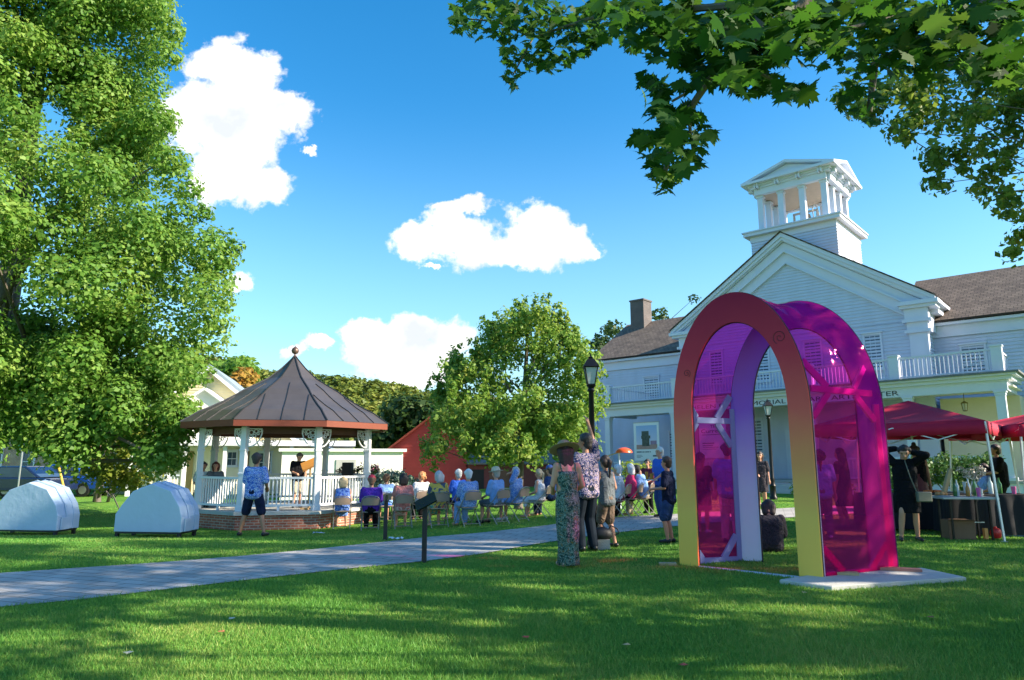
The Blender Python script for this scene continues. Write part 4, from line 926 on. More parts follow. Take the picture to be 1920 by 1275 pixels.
# ---------------------------------------------------------------- hills
def hills():
    def ridge(X):  # height of the far ridge
        return float(np.interp(X, [-260,-120,-75,-66,-58,-45,-34,-20,0,40,120,260], [10,20,25,24,21,20.2,19.2,16.5,14,12,12,8]))
    xs = np.linspace(-260, 260, 66); ys = np.linspace(0, 1, 12); vs = []; fs = []
    for v in ys:
        for x in xs: vs.append((x, 95+v*65, -1+ridge(x)*sst(v)*(1)))
    for x in xs: vs.append((x, 260, -3))
    nx = len(xs)
    for j in range(len(ys)):
        for i in range(nx-1): a = j*nx+i; fs.append((a, a+1, a+nx+1, a+nx))
    me = bpy.data.meshes.new('hills'); me.from_pydata(vs, [], fs); me.materials.append(M('forest_floor', (.05,.08,.02), .95)); o = bpy.data.objects.new('hills', me); col.objects.link(o); tag(o, kind='structure')
    cl = []
    for i in range(1500):
        v = rng.random()**.7; x = rng.uniform(-150, 40) ; y = 95+v*65; z = -1+ridge(x)*sst(v); r = rng.uniform(1.5, 2.9)
        cl.append((x, y, z-.6+r*.15, r))
    me = crown_mesh('hill_forest', cl, 22, .95, Mleaf('hill_leaves', (.05,.085,.015), (.12,.17,.02), (.27,.27,.05), .25, .05), up=.7, shell=.85)
    o = bpy.data.objects.new('hill_forest', me); col.objects.link(o); tag(o, 'wooded hillside of dense green and yellow green trees behind the village', 'forest', kind='stuff')
hills()
cl = blobs_px([(445,690,40,16,60),(415,705,30,25,60)], 14, 31, (1.0,1.6), 2); tree('far_tree', 'green treetop rising behind the yellow house roof', onground(at(440,900,60).x, 60), at(440,720,60), .3, cl, 90, .45, lf_main, limbs=4)
cl = blobs_px([(458,708,20,12,54),(440,715,16,12,54)], 10, 32, (.6,1.0), 1.5); tree('far_tree', 'orange autumn treetop behind the yellow house roof', onground(at(455,900,54).x, 54), at(455,730,54), .25, cl, 120, .4, lf_autumn, limbs=4)
cl = blobs_px([(770,780,50,40,48),(730,810,36,30,48),(690,825,26,20,48),(830,780,50,50,48),(1000,850,120,30,48)], 40, 33, (1.0,1.7), 2); tree('dark_tree', 'dark broad tree mass behind the red barn roof', onground(at(770,900,48).x, 48), at(770,820,48), .3, cl, 110, .4, lf_dark, limbs=6)
cl = blobs_px([(1150,618,22,16,55),(1130,640,20,20,55),(1240,590,16,14,55),(1120,660,20,25,55),(1300,560,10,8,55)], 16, 34, (.5,.9), 1.5); tree('far_tree', 'treetop showing over the left end of the shingled roof', onground(at(1150,900,55).x, 55), at(1150,650,55), .3, cl, 110, .3, lf_dark, limbs=6)
cl = [(random.uniform(-95,-24), random.uniform(62,70), random.uniform(.5,4.5), random.uniform(1.2,2.4)) for _ in range(90)]
tree('far_tree', 'broad row of dark trees far beyond the street at the left', (-48, 66, 0), (-48, 66, 4), .4, cl, 45, .6, lf_dark, limbs=6)
# ---------------------------------------------------------------- shrubs
def shrub(name, label, L, n, seed, m, leaf, per=900, r=(.14,.26), dy=.5, cat='shrub', base=None):
    cl = blobs_px(L, n, seed, r, dy); b = base or onground(at(L[0][0], 900, L[0][4]).x, L[0][4]); t = thing(name, label, cat, b)
    mb = MB()
    for c in cl[:8]: mb.tube([b+Vector((random.uniform(-.1,.1),0,-.05)), Vector(c[:3])], [.02,.008], 5)
    mb.build('stem', bark, t)
    me = crown_mesh('foliage', cl, per, leaf, m, up=.5, shell=.5); me.transform(Matrix.Translation(-Vector(b))); o = bpy.data.objects.new('foliage', me); col.objects.link(o); o.parent = t
shrub('shrub', 'low grey green shrub between the gazebo and the audience', [(735,898,42,18,21),(700,905,26,14,21),(770,905,20,16,21)], 40, 41, lf_grey, .09)
shrub('shrub', 'bright yellow green shrub at the left end of the porch', [(1175,885,26,24,26),(1205,885,24,28,26),(1190,905,38,30,26)], 40, 42, lf_bright, .10, 700)
shrub('hedge', 'dark green hedge behind the refreshment tables', [(1790,885,76,38,19.5),(1700,890,50,34,19.5),(1850,880,34,36,19.5)], 150, 43, lf_hedge, .08, 1300, cat='hedge')
shrub('shrub', 'leafy green shrub under the arch film at the foot of the porch', [(1655,900,26,46,20)], 20, 44, lf_hedge, .08, 700)
shrub('shrub', 'low green shrub behind the pavement lamp inside the arch', [(1540,915,70,22,24)], 30, 45, lf_hedge, .08, 700)
# ================================================================ LAMP POSTS
def lamp_post(p, H, label):
    t = thing('lamp_post', label, 'lamp post', p, group='black lamp posts with glass lanterns'); s = H/3.35
    mb = MB(); mb.lathe([(.13,0),(.13,.08),(.10,.12),(.095,.42),(.11,.45),(.085,.5),(.075,.62),(.085,.66),(.062,.72),(.055,1.6),(.045,2.66),(.07,2.69),(.05,2.73),(.09,2.78),(.03,2.82)], (0,0,0), 14)
    me = mb.mesh('pole', blackm, True); me.transform(Matrix.Scale(s, 4)); o = link('pole', me, t)
    mb = MB()
    for k in range(4):
        a = R(45+90*k); mb.bar((.09*math.cos(a), .09*math.sin(a), 2.80), (.16*math.cos(a), .16*math.sin(a), 3.10), .016)
    mb.lathe([(.18,3.10),(.20,3.115),(.19,3.13),(.10,3.24),(.05,3.27),(.06,3.29),(.02,3.31),(.012,3.36)], (0,0,0), 4, rot=R(45)); mb.lathe([(.10,2.785),(.10,2.805)], (0,0,0), 4, rot=R(45))
    me = mb.mesh('lantern', blackm); me.transform(Matrix.Scale(s, 4)); o = link('lantern', me, t)
    mb = MB(); mb.lathe([(.088,2.806),(.155,3.098)], (0,0,0), 4, rot=R(45)); me = mb.mesh('glass', M('lantern_pane', (.45,.50,.52), .12, var=.2, bump=0, spec=.8)); me.transform(Matrix.Scale(s, 4)); link('glass', me, o)
pl = at(1114, 1015, 12.6); pl.z = gz(pl.x, pl.y); lamp_post(pl, at(1112,664,12.6).z-pl.z, 'near black lamp post beside the man with the raised arm')
p2 = at(1450, 930, 25); p2.z = gz(p2.x, p2.y); lamp_post(p2, at(1441,748,25).z-p2.z, 'black lamp post seen through the arch opening')
# information stands
def info_stand(px, py, ytop, label, panel):
    p = gr(px, py); t = thing('information_stand', label, 'sign', p, group='black information stands beside the path'); ztop = at(px, ytop, p.y).z
    mb = MB(); mb.box(p.x-.035, p.x+.035, p.y-.035, p.y+.035, p.z-.02, ztop); mb.build('post', blackp, t, bevel=.004)
    c = Vector((p.x, p.y, ztop)); mb = MB()
    if panel: T = Matrix.Translation(c+Vector((.005,0,.02)))@Matrix.Rotation(R(-28), 4, 'Y')@Matrix.Rotation(R(35), 4, 'X'); mb.box(-.17,.17,-.12,.12,-.012,.012, lambda q: T@q)
    else: T = Matrix.Translation(c+Vector((0,0,.02)))@Matrix.Rotation(R(-80), 4, 'Y'); mb.box(-.1,.1,-.1,.1,-.01,.01, lambda q: T@q)
    mb.build('panel', M('panel_black', (.012,.012,.014), .25), t)
info_stand(795, 1055, 943, 'nearest black post with a tilted black reading panel at the lawn edge', True)
info_stand(722, 1013, 938, 'thin black post with its small panel turned edge-on beside the folding chairs', False)
# ================================================================ THE ARCH
A_ = Vector((2.43, 10.3, 0)); B_ = Vector((3.93, 9.02, 0)); C_ = Vector((3.40, 10.62, 0)); D_ = Vector((5.215, 9.62, 0))
def arch():
    zb = .02
    zt_f = at(1400, 547, 9.62).z; zt_r = at(1535, 564, 10.05).z
    def curve(L, inset, top, spring, n=40, e=2.0):
        """outer or inner curve (s, z) from left foot to right foot"""
        a = L/2-inset; pts = [(inset, zb)] + [(inset, zb+(spring-zb)*i/6) for i in range(1, 6)]
        for i in range(n+1):
            th = math.pi*(1-i/n); c, s = math.cos(th), math.sin(th)
            pts.append((L/2+a*math.copysign(abs(c)**(2/e), c), spring+(top-spring)*abs(s)**(2/e)))
        pts += [(L-inset, zb+(spring-zb)*i/6) for i in range(5, 0, -1)]+[(L-inset, zb)]
        return pts
    t = thing('film_arch', 'tall rounded arch, graded maroon to yellow in front, wrapped in glossy magenta film', 'arch sculpture', ((A_+B_+C_+D_)/4).to_tuple())
    def plane(P0, P1):
        d = (P1-P0).normalized(); nn = Vector((-d.y, d.x, 0))
        return d, nn, (lambda a, b, w: Vector((P0.x+d.x*a+nn.x*w, P0.y+d.y*a+nn.y*w, b)))
    d1, n1, T1 = plane(A_, B_); d2, n2, T2 = plane(C_, D_); L1 = (B_-A_).length; L2 = (D_-C_).length
    sp = 2.15
    o1, i1 = curve(L1, 0, zt_f, sp), curve(L1, .29, zt_f-.44, sp+.1)
    o2, i2 = curve(L2, 0, zt_r, sp), curve(L2, .34, zt_r-.42, sp+.1)
    grad = [(0,(.95,.60,.10)),(.22,(.94,.56,.13)),(.40,(.84,.31,.12)),(.58,(.78,.13,.11)),(.78,(.54,.045,.08)),(1,(.32,.02,.06))]
    mb = MB(); mb.band(o1, i1, 0, .035, T1); fpm = Mramp('maroon_to_yellow_paint', grad, 0, 4.0, .7); fpm.node_tree.nodes['Principled BSDF'].inputs['Specular IOR Level'].default_value = .12; o = mb.build('front_panel', fpm, t)
    edge = M('black_edge', (.02,.012,.03), .5)
    g2 = [(0,(.84,.86,.97)),(.3,(.68,.62,.94)),(.6,(.34,.11,.80)),(1,(.32,.03,.50))]
    mb = MB(); mb.band(o2, i2, -.035, 0, T2); mb.build('rear_panel', Mramp('lilac_to_violet_paint', g2, 0, 4.0, .5), t)
    for cu, T, w0, w1 in ((o1, T1, .036, .055), (i1, T1, .036, .055), (i2, T2, -.055, -.036)):
        mb = MB(); c = (L1 if T is T1 else L2)/2
        mb.tube([T(a, b, (w0+w1)/2) for a, b in cu], .011, 5); mb.build('edge_trim', edge, t)
    # spiral scrolls cut as fine dark lines on the front panel
    for (x, y, r0, s) in ((1462, 632, .10, 1), (1288, 700, .06, -1)):
        for dep in (9.25 if s > 0 else 10.1,):
            # find s,z on the panel plane
            kx, kz = pxdir(x, y); Y = (A_.x*n1.x+A_.y*n1.y)/(kx*n1.x+n1.y); P = Vector((kx*Y, Y, CZ+kz*Y)); sa = (P-A_).dot(d1); za = P.z
            mb = MB(); pts = []
            for i in range(26): th = i*.42; r = r0*(i/26)**.8*s; pts.append(T1(sa+r*math.cos(th), za+abs(r)*math.sin(th)*1.05, -.003))
            mb.tube(pts, .0035, 4); mb.build('scroll_line', edge, t)
    # side frames of timber
    lil = M('lilac_timber', (.26,.29,.58), .5, var=.05); mag = M('film_tinted_timber', (.85,.50,.72), .5, var=.05)  # right frame pinked: the tint of the film over it is put into the colour
    gap = .06
    def side(P, Q, m, zbar, name):   # P at the front arch, Q at the rear
        d = (Q-P); Ln = d.length; d.normalize(); P2 = P+d*gap; Q2 = Q-d*gap; mb = MB()
        
        dd = d1 if name == 'left_frame' else -d1
        def v(f, z):
            q = max(0, min(.99, (z-sp)/(zt_f-sp))); ins = L1/2*(1-math.sqrt(1-q*q))*1.1
            return Vector((P2.x+(Q2.x-P2.x)*f, P2.y+(Q2.y-P2.y)*f, z))+dd*ins
        mb.bar(v(0,.02), v(0,2.3), .05, .07); o = mb.build(name, m, t); mb = MB(); mb.bar(v(1,.02), v(1,2.3), .05, .07); mb.build('upright', m, o)
        mb = MB(); mb.bar(v(.05,.07), v(.95,.07), .05, .09); mb.build('bottom_rail', m, o)
        mb = MB(); mb.bar(v(.045,zbar[0]), v(.955,zbar[1]), .05, .085); mb.build('cross_bar', m, o)
        zz = lambda f: zbar[0]+(zbar[1]-zbar[0])*f
        for f0, z0, f1, z1 in ((.04,.42,.30,.10),(.96,.42,.70,.10),(.04,zz(.0)-.38,.30,zz(.3)-.04),(.96,zz(1)-.38,.70,zz(.7)-.04),(.04,zz(0)+.38,.30,zz(.3)+.04),(.96,zz(1)+.38,.70,zz(.7)+.04)):
            mb = MB(); mb.bar(v(f0,z0), v(f1,z1), .035, .09); mb.build('corner_brace', m, o)
    side(A_+d1*.05, C_+d2*.05, lil, (at(1300,787,10.3).z, at(1388,790,10.6).z), 'left_frame')
    side(B_-d1*.05, D_-d2*.05, mag, (at(1520,727,9.05).z, at(1640,738,9.6).z), 'right_frame')
    # film: a sheet stretched from the front outline to the rear outline
    fm, n, l, b = newmat('magenta_film'); 
    fm.node_tree.nodes.remove(b)
    tr = n.new('ShaderNodeBsdfTransparent'); gl = n.new('ShaderNodeBsdfGlossy'); mx = n.new('ShaderNodeMixShader'); ly = n.new('ShaderNodeLayerWeight'); ly.inputs[0].default_value = .12
    tc = n.new('ShaderNodeTexCoord'); sx = n.new('ShaderNodeSeparateXYZ'); l.new(tc.outputs['Object'], sx.inputs[0])
    mr = n.new('ShaderNodeMapRange'); l.new(sx.outputs[2], mr.inputs[0]); mr.inputs[1].default_value = .2; mr.inputs[2].default_value = 3.2
    ra = n.new('ShaderNodeValToRGB'); l.new(mr.outputs[0], ra.inputs[0]); e = ra.color_ramp.elements
    e[0].color = (1,.07,.30,1); e[1].color = (1,.13,.85,1); k = e.new(.5); k.color = (1,.09,.52,1)
    l.new(ra.outputs[0], tr.inputs[0]); gl.inputs['Roughness'].default_value = .06; gl.inputs['Color'].default_value = (1,.16,.40,1)
    no = n.new('ShaderNodeTexNoise'); no.inputs['Scale'].default_value = 2.2; no.inputs['Detail'].default_value = 2; l.new(tc.outputs['Object'], no.inputs['Vector'])
    bp = n.new('ShaderNodeBump'); bp.inputs['Strength'].default_value = .25; bp.inputs['Distance'].default_value = .08; l.new(no.outputs['Fac'], bp.inputs['Height']); l.new(bp.outputs[0], gl.inputs['Normal'])
    df = n.new('ShaderNodeBsdfDiffuse'); df.inputs['Color'].default_value = (1,.04,.38,1)
    m2 = n.new('ShaderNodeMixShader'); m2.inputs[0].default_value = .25; tl = n.new('ShaderNodeBsdfTranslucent'); tl.inputs['Color'].default_value = (1,.05,.5,1); m3 = n.new('ShaderNodeMixShader'); l.new(df.outputs[0], m3.inputs[1]); l.new(tl.outputs[0], m3.inputs[2]); l.new(tr.outputs[0], m2.inputs[1]); l.new(m3.outputs[0], m2.inputs[2])
    l.new(ly.outputs['Fresnel'], mx.inputs[0]); l.new(m2.outputs[0], mx.inputs[1]); l.new(gl.outputs[0], mx.inputs[2]); l.new(mx.outputs[0], n['Material Output'].inputs[0])
    K = 26; n_ = len(o1); mb = MB(); half = None
    cen1 = Vector(T1(L1/2, sp, .02)); cen2 = Vector(T2(L2/2, sp, -.02))
    for j in range(n_):
        p = T1(o1[j][0], o1[j][1], .04); q = T2(o2[j][0], o2[j][1], -.04); fz = max(0, (p.z-2.6)/1.3)
        for k in range(K+1):
            f = k/K; w = p.lerp(q, f); c = cen1.lerp(cen2, f)
            out = (w-c); out.z = max(out.z, 0); out = out.normalized() if out.length else Vector((0,0,1))
            sag = fz*(-.10*math.sin(math.pi*f)+.022*math.sin(j*1.1+9*f)*math.sin(math.pi*f)+.018*math.sin(21*f+j*.35)*math.sin(math.pi*f))
            mb.v.append(tuple(w+out*(sag+.004)))
    for j in range(n_-1):
        for k in range(K): a = j*(K+1)+k; mb.f.append((a, a+1, a+K+2, a+K+1))
    mb.build('film', fm, t, smooth=True)
    # film edging tape
    mb = MB(); mb.tube([T2(a, b, .0) for a, b in o2], .018, 5); mb.build('film_edge', M('film_edge_dark', (.10,.0,.08), .4), t)
    mb = MB(); mb.bar(T1(.29, .03, .02), T1(L1-.29, .03, .02), .04, .03); mb.bar(T2(.34, .03, -.02), T2(L2-.34, .03, -.02), .04, .03); mb.build('threshold_strip', white, t)
arch()
def slab():
    c = sum(SLAB, Vector())/5; mb = MB(); n = len(SLAB)
    bot = [(p.x, p.y, p.z-.05) for p in SLAB]; top = [(c.x+(p.x-c.x)*.985, c.y+(p.y-c.y)*.985, p.z+.055) for p in SLAB]; mid = [(p.x, p.y, p.z+.045) for p in SLAB]
    mb.add(bot+mid+top, [tuple(range(n))[::-1], tuple(range(2*n, 3*n))]+[(i, (i+1) % n, n+(i+1) % n, n+i) for i in range(n)]+[(n+i, n+(i+1) % n, 2*n+(i+1) % n, 2*n+i) for i in range(n)])
    solo(mb, 'stone_slab', concrete, c, 'pale stone slab set in the grass beside the right foot of the arch', 'stone slab')
    for (x0, y0, x1, y1, lab, rz) in ((1535,1084,1610,1087,'short board lying on the slab under the right foot of the arch', 0), (1648,1076,1728,1080,'reddish board lying on the far side of the slab', 0), (1236,1060,1268,1060,'thin board in the grass at the left foot of the arch', 0)):
        a, b = gr(x0, y0), gr(x1, y1); up = Vector((0,0,.075 if x0 > 1300 else .02)); mb = MB(); mb.bar(a+up, b+up, .12, .035)
        solo(mb, 'board', M('red_brown_board', (.42,.17,.13)) if x0 == 1648 else pine, (a+b)/2, lab, 'board', 'loose boards by the arch')
slab()
# ================================================================ WHITE PODS
def pod(x, y, label, sc_=1.0, ws=1.2):
    p = gr(x, y); H = Frame((p.x, p.y), 97, p.z); t = thing('white_pod', label, 'pod shelter', p, group='white faceted pods on the lawn')
    Wd = 1.36*ws; prof = [(0,.10),(0,.46),(.09*Wd,.66),(.23*Wd,.93),(.52*Wd,1.09),(.80*Wd,.95),(.955*Wd,.62),(1.0*Wd,.40),(Wd,.10)]; prof = [(a, .12+(b-.1)*sc_*1.08) for a, b in prof]
    D = .72; wm = M('shaded_pod_shell', (.40,.52,.70), .5, var=.05, bump=.5, bscale=5)  # white shell tinted blue: its shade is put into the colour
    mb = MB(); n = len(prof)
    rings = [(0,1.0,0),(.04,1.012,.0),(.5,1.03,.01),(D*.97,1.02,.0),(D,1.0,0)]
    for (w, k, dz) in rings:
        for a, b in prof: mb.v.append(tuple(H((Wd/2+(a-Wd/2)*k, w, .1+(b-.1)*k+dz))))
    for i in range(len(rings)-1):
        for j in range(n): j2 = (j+1) % n; mb.f.append((i*n+j, i*n+j2, (i+1)*n+j2, (i+1)*n+j))
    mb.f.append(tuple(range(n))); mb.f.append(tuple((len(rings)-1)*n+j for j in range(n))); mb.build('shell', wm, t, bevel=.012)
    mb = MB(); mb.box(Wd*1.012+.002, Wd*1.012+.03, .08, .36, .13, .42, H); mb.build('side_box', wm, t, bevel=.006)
    mb = MB()
    for w in (.24, .48):
        q = [H((Wd/2+(a-Wd/2)*1.035, w, .1+(b-.1)*1.035+.012)) for a, b in prof]; mb.tube(q, .013, 5)
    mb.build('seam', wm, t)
    for u, w in ((.05,.06),(Wd-.06,.06),(.05,D-.08),(Wd-.06,D-.08)): mb = MB(); mb.box(u-.035, u+.035, w-.035, w+.035, -.06, .12, H); mb.build('leg', blackp, t)
    mb = MB(); mb.box(.02, Wd-.02, .02, D-.02, .08, .119, H); mb.build('base_frame', blackp, t)
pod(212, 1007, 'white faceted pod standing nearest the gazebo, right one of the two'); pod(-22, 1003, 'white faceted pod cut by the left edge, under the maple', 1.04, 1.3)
# ================================================================ CANOPIES, TABLES
redcl = M('red_canopy_cloth', (.52,.006,.045), .8, var=.12, scale=2, bump=.25, bscale=5)
def canopy(FR, S, az, label, zt, zp, slant=.10, g=None):
    H = Frame((FR.x, FR.y), az, FR.z); t = thing('canopy_tent', label, 'canopy', FR, group='red pop-up canopies')
    c = [(-S,0),(0,0),(0,S),(-S,S)]; mb = MB(); K = 8
    # four sagging sectors with a crown
    pk = (-S/2, S/2)
    for i in range(4):
        a, b = c[i], c[(i+1) % 4]; base = len(mb.v)
        for r in range(K+1):
            f = r/K
            for s in range(K+1):
                g_ = s/K; ex, ey = a[0]+(b[0]-a[0])*g_, a[1]+(b[1]-a[1])*g_; x = ex+(pk[0]-ex)*f; y = ey+(pk[1]-ey)*f
                z = zt+(zp-zt)*(f**1.0)-.10*math.sin(math.pi*f)*math.sin(math.pi*g_)-.02*math.sin(math.pi*g_)*(1-f); mb.v.append(tuple(H((x, y, z))))
        for r in range(K):
            for s in range(K): q = base+r*(K+1)+s; mb.f.append((q, q+1, q+K+2, q+K+1))
    o = mb.build('roof', redcl, t, smooth=True); so = o.modifiers.new('solid', 'SOLIDIFY'); so.thickness = .006
    mb = MB()
    for i in range(4):
        a, b = c[i], c[(i+1) % 4]; n = 24; base = len(mb.v)
        for s in range(n+1):
            g_ = s/n; x, y = a[0]+(b[0]-a[0])*g_, a[1]+(b[1]-a[1])*g_; sg = .02*math.sin(math.pi*g_); wv = .012*math.sin(g_*34+i)
            o_ = (x-pk[0], y-pk[1]); L_ = math.hypot(*o_); mb.v.append(tuple(H((x, y, zt-sg)))); mb.v.append(tuple(H((x+o_[0]/L_*(.02+wv), y+o_[1]/L_*(.02+wv), zt-.24-sg))))
        for s in range(n): q = base+2*s; mb.f.append((q, q+1, q+3, q+2))
    o = mb.build('valance', redcl, t, smooth=True); so = o.modifiers.new('solid', 'SOLIDIFY'); so.thickness = .006
    for i, (a, b) in enumerate(c):
        dx = (a+S/2)/(S/2)*slant; dy = (b-S/2)/(S/2)*slant; mb = MB(); mb.bar(H((a*.99, b*.99+.01, zt-.02)), H((a+dx, b+dy, 0)), .032); mb.box(a+dx-.05, a+dx+.05, b+dy-.05, b+dy+.05, 0, .012, H); mb.build('leg', M('canopy_legs', (.62,.66,.70), .35, metal=.5), t)
    mb = MB()
    for i in range(4):
        a, b = c[i], c[(i+1) % 4]; N = 4
        for k in range(N):
            q0, q1 = k/N, (k+1)/N; P = lambda g_, z: H((a[0]+(b[0]-a[0])*g_, a[1]+(b[1]-a[1])*g_, z)); zz = (zt-.1, zt-.34)
            mb.bar(P(q0, zz[k % 2]), P(q1, zz[(k+1) % 2]), .02)
    mb.bar(H((pk[0], pk[1], zp-.05)), H((pk[0], pk[1], zt-.3)), .03)
    mb.build('truss', M('canopy_legs2', (.62,.66,.70), .35, metal=.5), t)
FRp = onground(at(1872,1012,12.6).x, 12.6)
canopy(FRp, 3.05, 132, 'red canopy tent over the refreshment tables', at(1840,788,12.6).z-FRp.z, at(1718,752,14.8).z-FRp.z)
F2 = onground(12.9, 12.9); canopy(F2, 3.05, 100, 'second red canopy tent cut by the right edge', at(1885,796,13.5).z-F2.z, at(1930,765,14.5).z-F2.z)
HT = Frame((0, 0), 118)
def table(cx, cy, L, Wd, h, label, cloth=None, az=118, panel=None):
    p = onground(cx, cy); H = Frame((cx, cy), az, p.z); t = thing('folding_table', label, 'table', p, group='refreshment tables'); 
    mb = MB(); mb.box(-L/2, L/2, -Wd/2, Wd/2, h-.04, h, H); mb.build('table_top', M('grey_table_top', (.42,.44,.47), .4), t, bevel=.008)
    for u in (-L/2+.15, L/2-.15):
        for w in (-Wd/2+.08, Wd/2-.08): mb = MB(); mb.bar(H((u, w, 0)), H((u, w, h-.041)), .03); mb.build('leg', blackm, t)
    mb = MB(); mb.bar(H((-L/2+.15, 0, .3)), H((L/2-.15, 0, .3)), .018); mb.build('brace', steel, t)
    if cloth:
        a, b = cloth; mb = MB(); n = 30; rim = [(a, -Wd/2-.01), (b, -Wd/2-.01), (b, Wd/2+.01), (a, Wd/2+.01)]; pts = []
        for i in range(4):
            p0, p1 = rim[i], rim[(i+1) % 4]
            for s in range(n): pts.append((p0[0]+(p1[0]-p0[0])*s/n, p0[1]+(p1[1]-p0[1])*s/n))
        N = len(pts); cu, cw = (a+b)/2, 0
        for z, fl in ((h+.006, 0), (h-.1, .4), (.04, 1)):
            for i, (u, w) in enumerate(pts): k = .035*fl*math.sin(i*1.05); L_ = math.hypot(u-cu, w-cw); mb.v.append(tuple(H((u+(u-cu)/L_*(k+.03*fl), w+(w-cw)/L_*(k+.03*fl), z))))
        for r in range(2):
            for i in range(N): j = (i+1) % N; mb.f.append((r*N+i, r*N+j, (r+1)*N+j, (r+1)*N+i))
        mb.f.append(tuple(range(N))); me = mb.mesh('tablecloth', M('black_cloth', (.012,.012,.018), .85), True); me.transform(Matrix.Translation(-Vector(H((cu, 0, h))))); o = bpy.data.objects.new('tablecloth', me); col.objects.link(o); o.location = H((cu, 0, h))
        tag(o, 'black cloth draped over the '+('long food table behind the woman in the short black dress' if L > 2 else 'table behind the bottles'), 'tablecloth', 'black tablecloths')
    return H, h
tA = at(1805, 935, 12.9); HA, hA = table(tA.x, 12.9, .95, .6, .76, 'nearer bare grey folding table holding bottles, with a box beneath', az=97)
tB = at(1712, 925, 14.6); HB, hB = table(tB.x, 14.6, 2.1, .7, .72, 'long table under a black cloth with trays of food', (-1.05, 1.05), az=100)
tC = at(1850, 930, 13.5); HC, hC = table(tC.x, 13.6, 1.5, .7, .77, 'table under a black cloth behind the bottles', (-.75, .75), az=100)
def bottle(H, u, w, z, m, label, h=.26, r=.035, cup=False, g='bottles and glasses on the refreshment tables'):
    p = H((u, w, z)); mb = MB()
    if cup: mb.lathe([(r*.75,0),(r,h)], p, 12)
    else: mb.lathe([(r*.9,0),(r,.01),(r,h*.6),(r*.4,h*.8),(r*.36,h*.98),(r*.42,h)], p, 12)
    o = solo(mb, 'cup' if cup else 'bottle', m, p, label, 'cup' if cup else 'bottle', g, smooth=True)
gg = M('green_glass', (.05,.16,.05), .1, bump=0); cg = M('pale_glass', (.65,.72,.75), .1, bump=0); ag = M('amber_drink', (.45,.20,.04), .15, bump=0); pk = M('pink_drink', (.75,.15,.40), .2, bump=0)
for i, (u, w, m, lab, h, cup) in enumerate(((-.12,.0,gg,'dark green bottle at the front of the nearer table',.27,0),(-.02,.12,cg,'clear bottle just right of the dark green bottle',.30,0),(.08,-.04,ag,'amber bottle in the middle of the nearer table',.25,0),(.17,.1,cg,'tall clear bottle behind the amber bottle',.32,0),(.26,-.05,pk,'pink drink in a cup at the right of the nearer table',.16,1),(.36,.08,cg,'clear cup at the right end of the nearer table',.13,1),(.30,.16,gg,'green bottle at the back right of the nearer table',.3,0))): bottle(HA, u, w, hA+.002, m, lab, h, .034 if not cup else .04, cup)
for i, (u, w, m, lab, h, cup) in enumerate(((-.3,.0,cg,'clear jug at the left of the black clothed table behind the bottles',.22,1),(.1,-.1,cg,'tall clear bottle on the black clothed table behind the bottles',.32,0),(.3,.0,gg,'green bottle on the black clothed table behind the bottles',.3,0),(.5,-.1,pk,'pink cup on the black clothed table behind the bottles',.14,1))): bottle(HC, u, w, hC+.01, m, lab, h, .045, cup)
def food(H, u, w, z, m, label, n=16, r=.03, ext=(.22,.1), name='food_tray'):
    p = H((u, w, z)); t = thing(name, label, 'food tray', p); mb = MB(); mb.lathe([(1,0),(1.08,.02),(1.0,.02),(.96,.006)], p, 20, sx=ext[0], sy=ext[1]); mb.build('tray', M('tray_silver', (.55,.55,.57), .3, metal=.5), t)
    mb = MB(); rr = random.Random(n)
    for _ in range(n): a = rr.uniform(0, 6.28); q = rr.random()**.5*.8; mb.lathe([(r*.5,-r*.8),(r,-.0),(r*.6,r*.8)], p+Vector((ext[0]*q*math.cos(a), ext[1]*q*math.sin(a), .03+r*.6*(1-q))), 8)
    mb.build('food', m, t, smooth=True)
food(HB, .35, -.12, hB+.01, M('orange_fruit', (.75,.20,.04)), 'tray of red and orange fruit on the long black clothed table', 34, .04, (.26,.13))
food(HB, .8, -.1, hB+.01, M('pale_snacks', (.65,.62,.55)), 'silver tray of pale snacks right of the fruit', 20, .03, (.2,.12))
food(HA, -.35, -.0, hA+.002, M('bread', (.70,.32,.12)), 'small tray of bread at the left end of the nearer table', 12, .04, (.13,.1))
def flowers():
    p = HC((-.1, .1, hC+.01)); t = thing('flower_vase', 'vase of pale cream flowers on the table in front of the hedge', 'vase', p); mb = MB(); mb.lathe([(.05,0),(.07,.1),(.04,.2),(.05,.23)], p, 12); mb.build('vase', cg, t, smooth=True)
    cl = [(p.x+.05*math.cos(k*2.4)*(1+k*.4), p.y+.03*math.sin(k*2.4)*(1+k*.3), p.z+.28+.02*k, .09) for k in range(12)]
    mb = MB(); [mb.tube([p+Vector((0,0,.15)), Vector(c[:3])], .004, 4) for c in cl]; mb.build('stem', M('stem_green', (.08,.2,.04)), t)
    me = crown_mesh('flower', cl, 5500, .035, M('cream_petals', (.75,.66,.60), var=.2), dens=True); me.transform(Matrix.Translation(-Vector(p))); o = bpy.data.objects.new('flower', me); col.objects.link(o); o.parent = t
    q = HA((-.16, .16, hA+.002)); t = thing('wooden_display', 'tall curved wooden display stand on the nearer table', 'display stand', q)
    mb = MB(); mb.hexa([q+Vector(v) for v in ((-.14,-.04,0),(-.06,-.04,0),(-.06,.04,0),(-.14,.04,0),(.04,-.03,.5),(.12,-.03,.5),(.12,.03,.5),(.04,.03,.5))]); mb.build('board', pine, t, bevel=.01)
flowers()
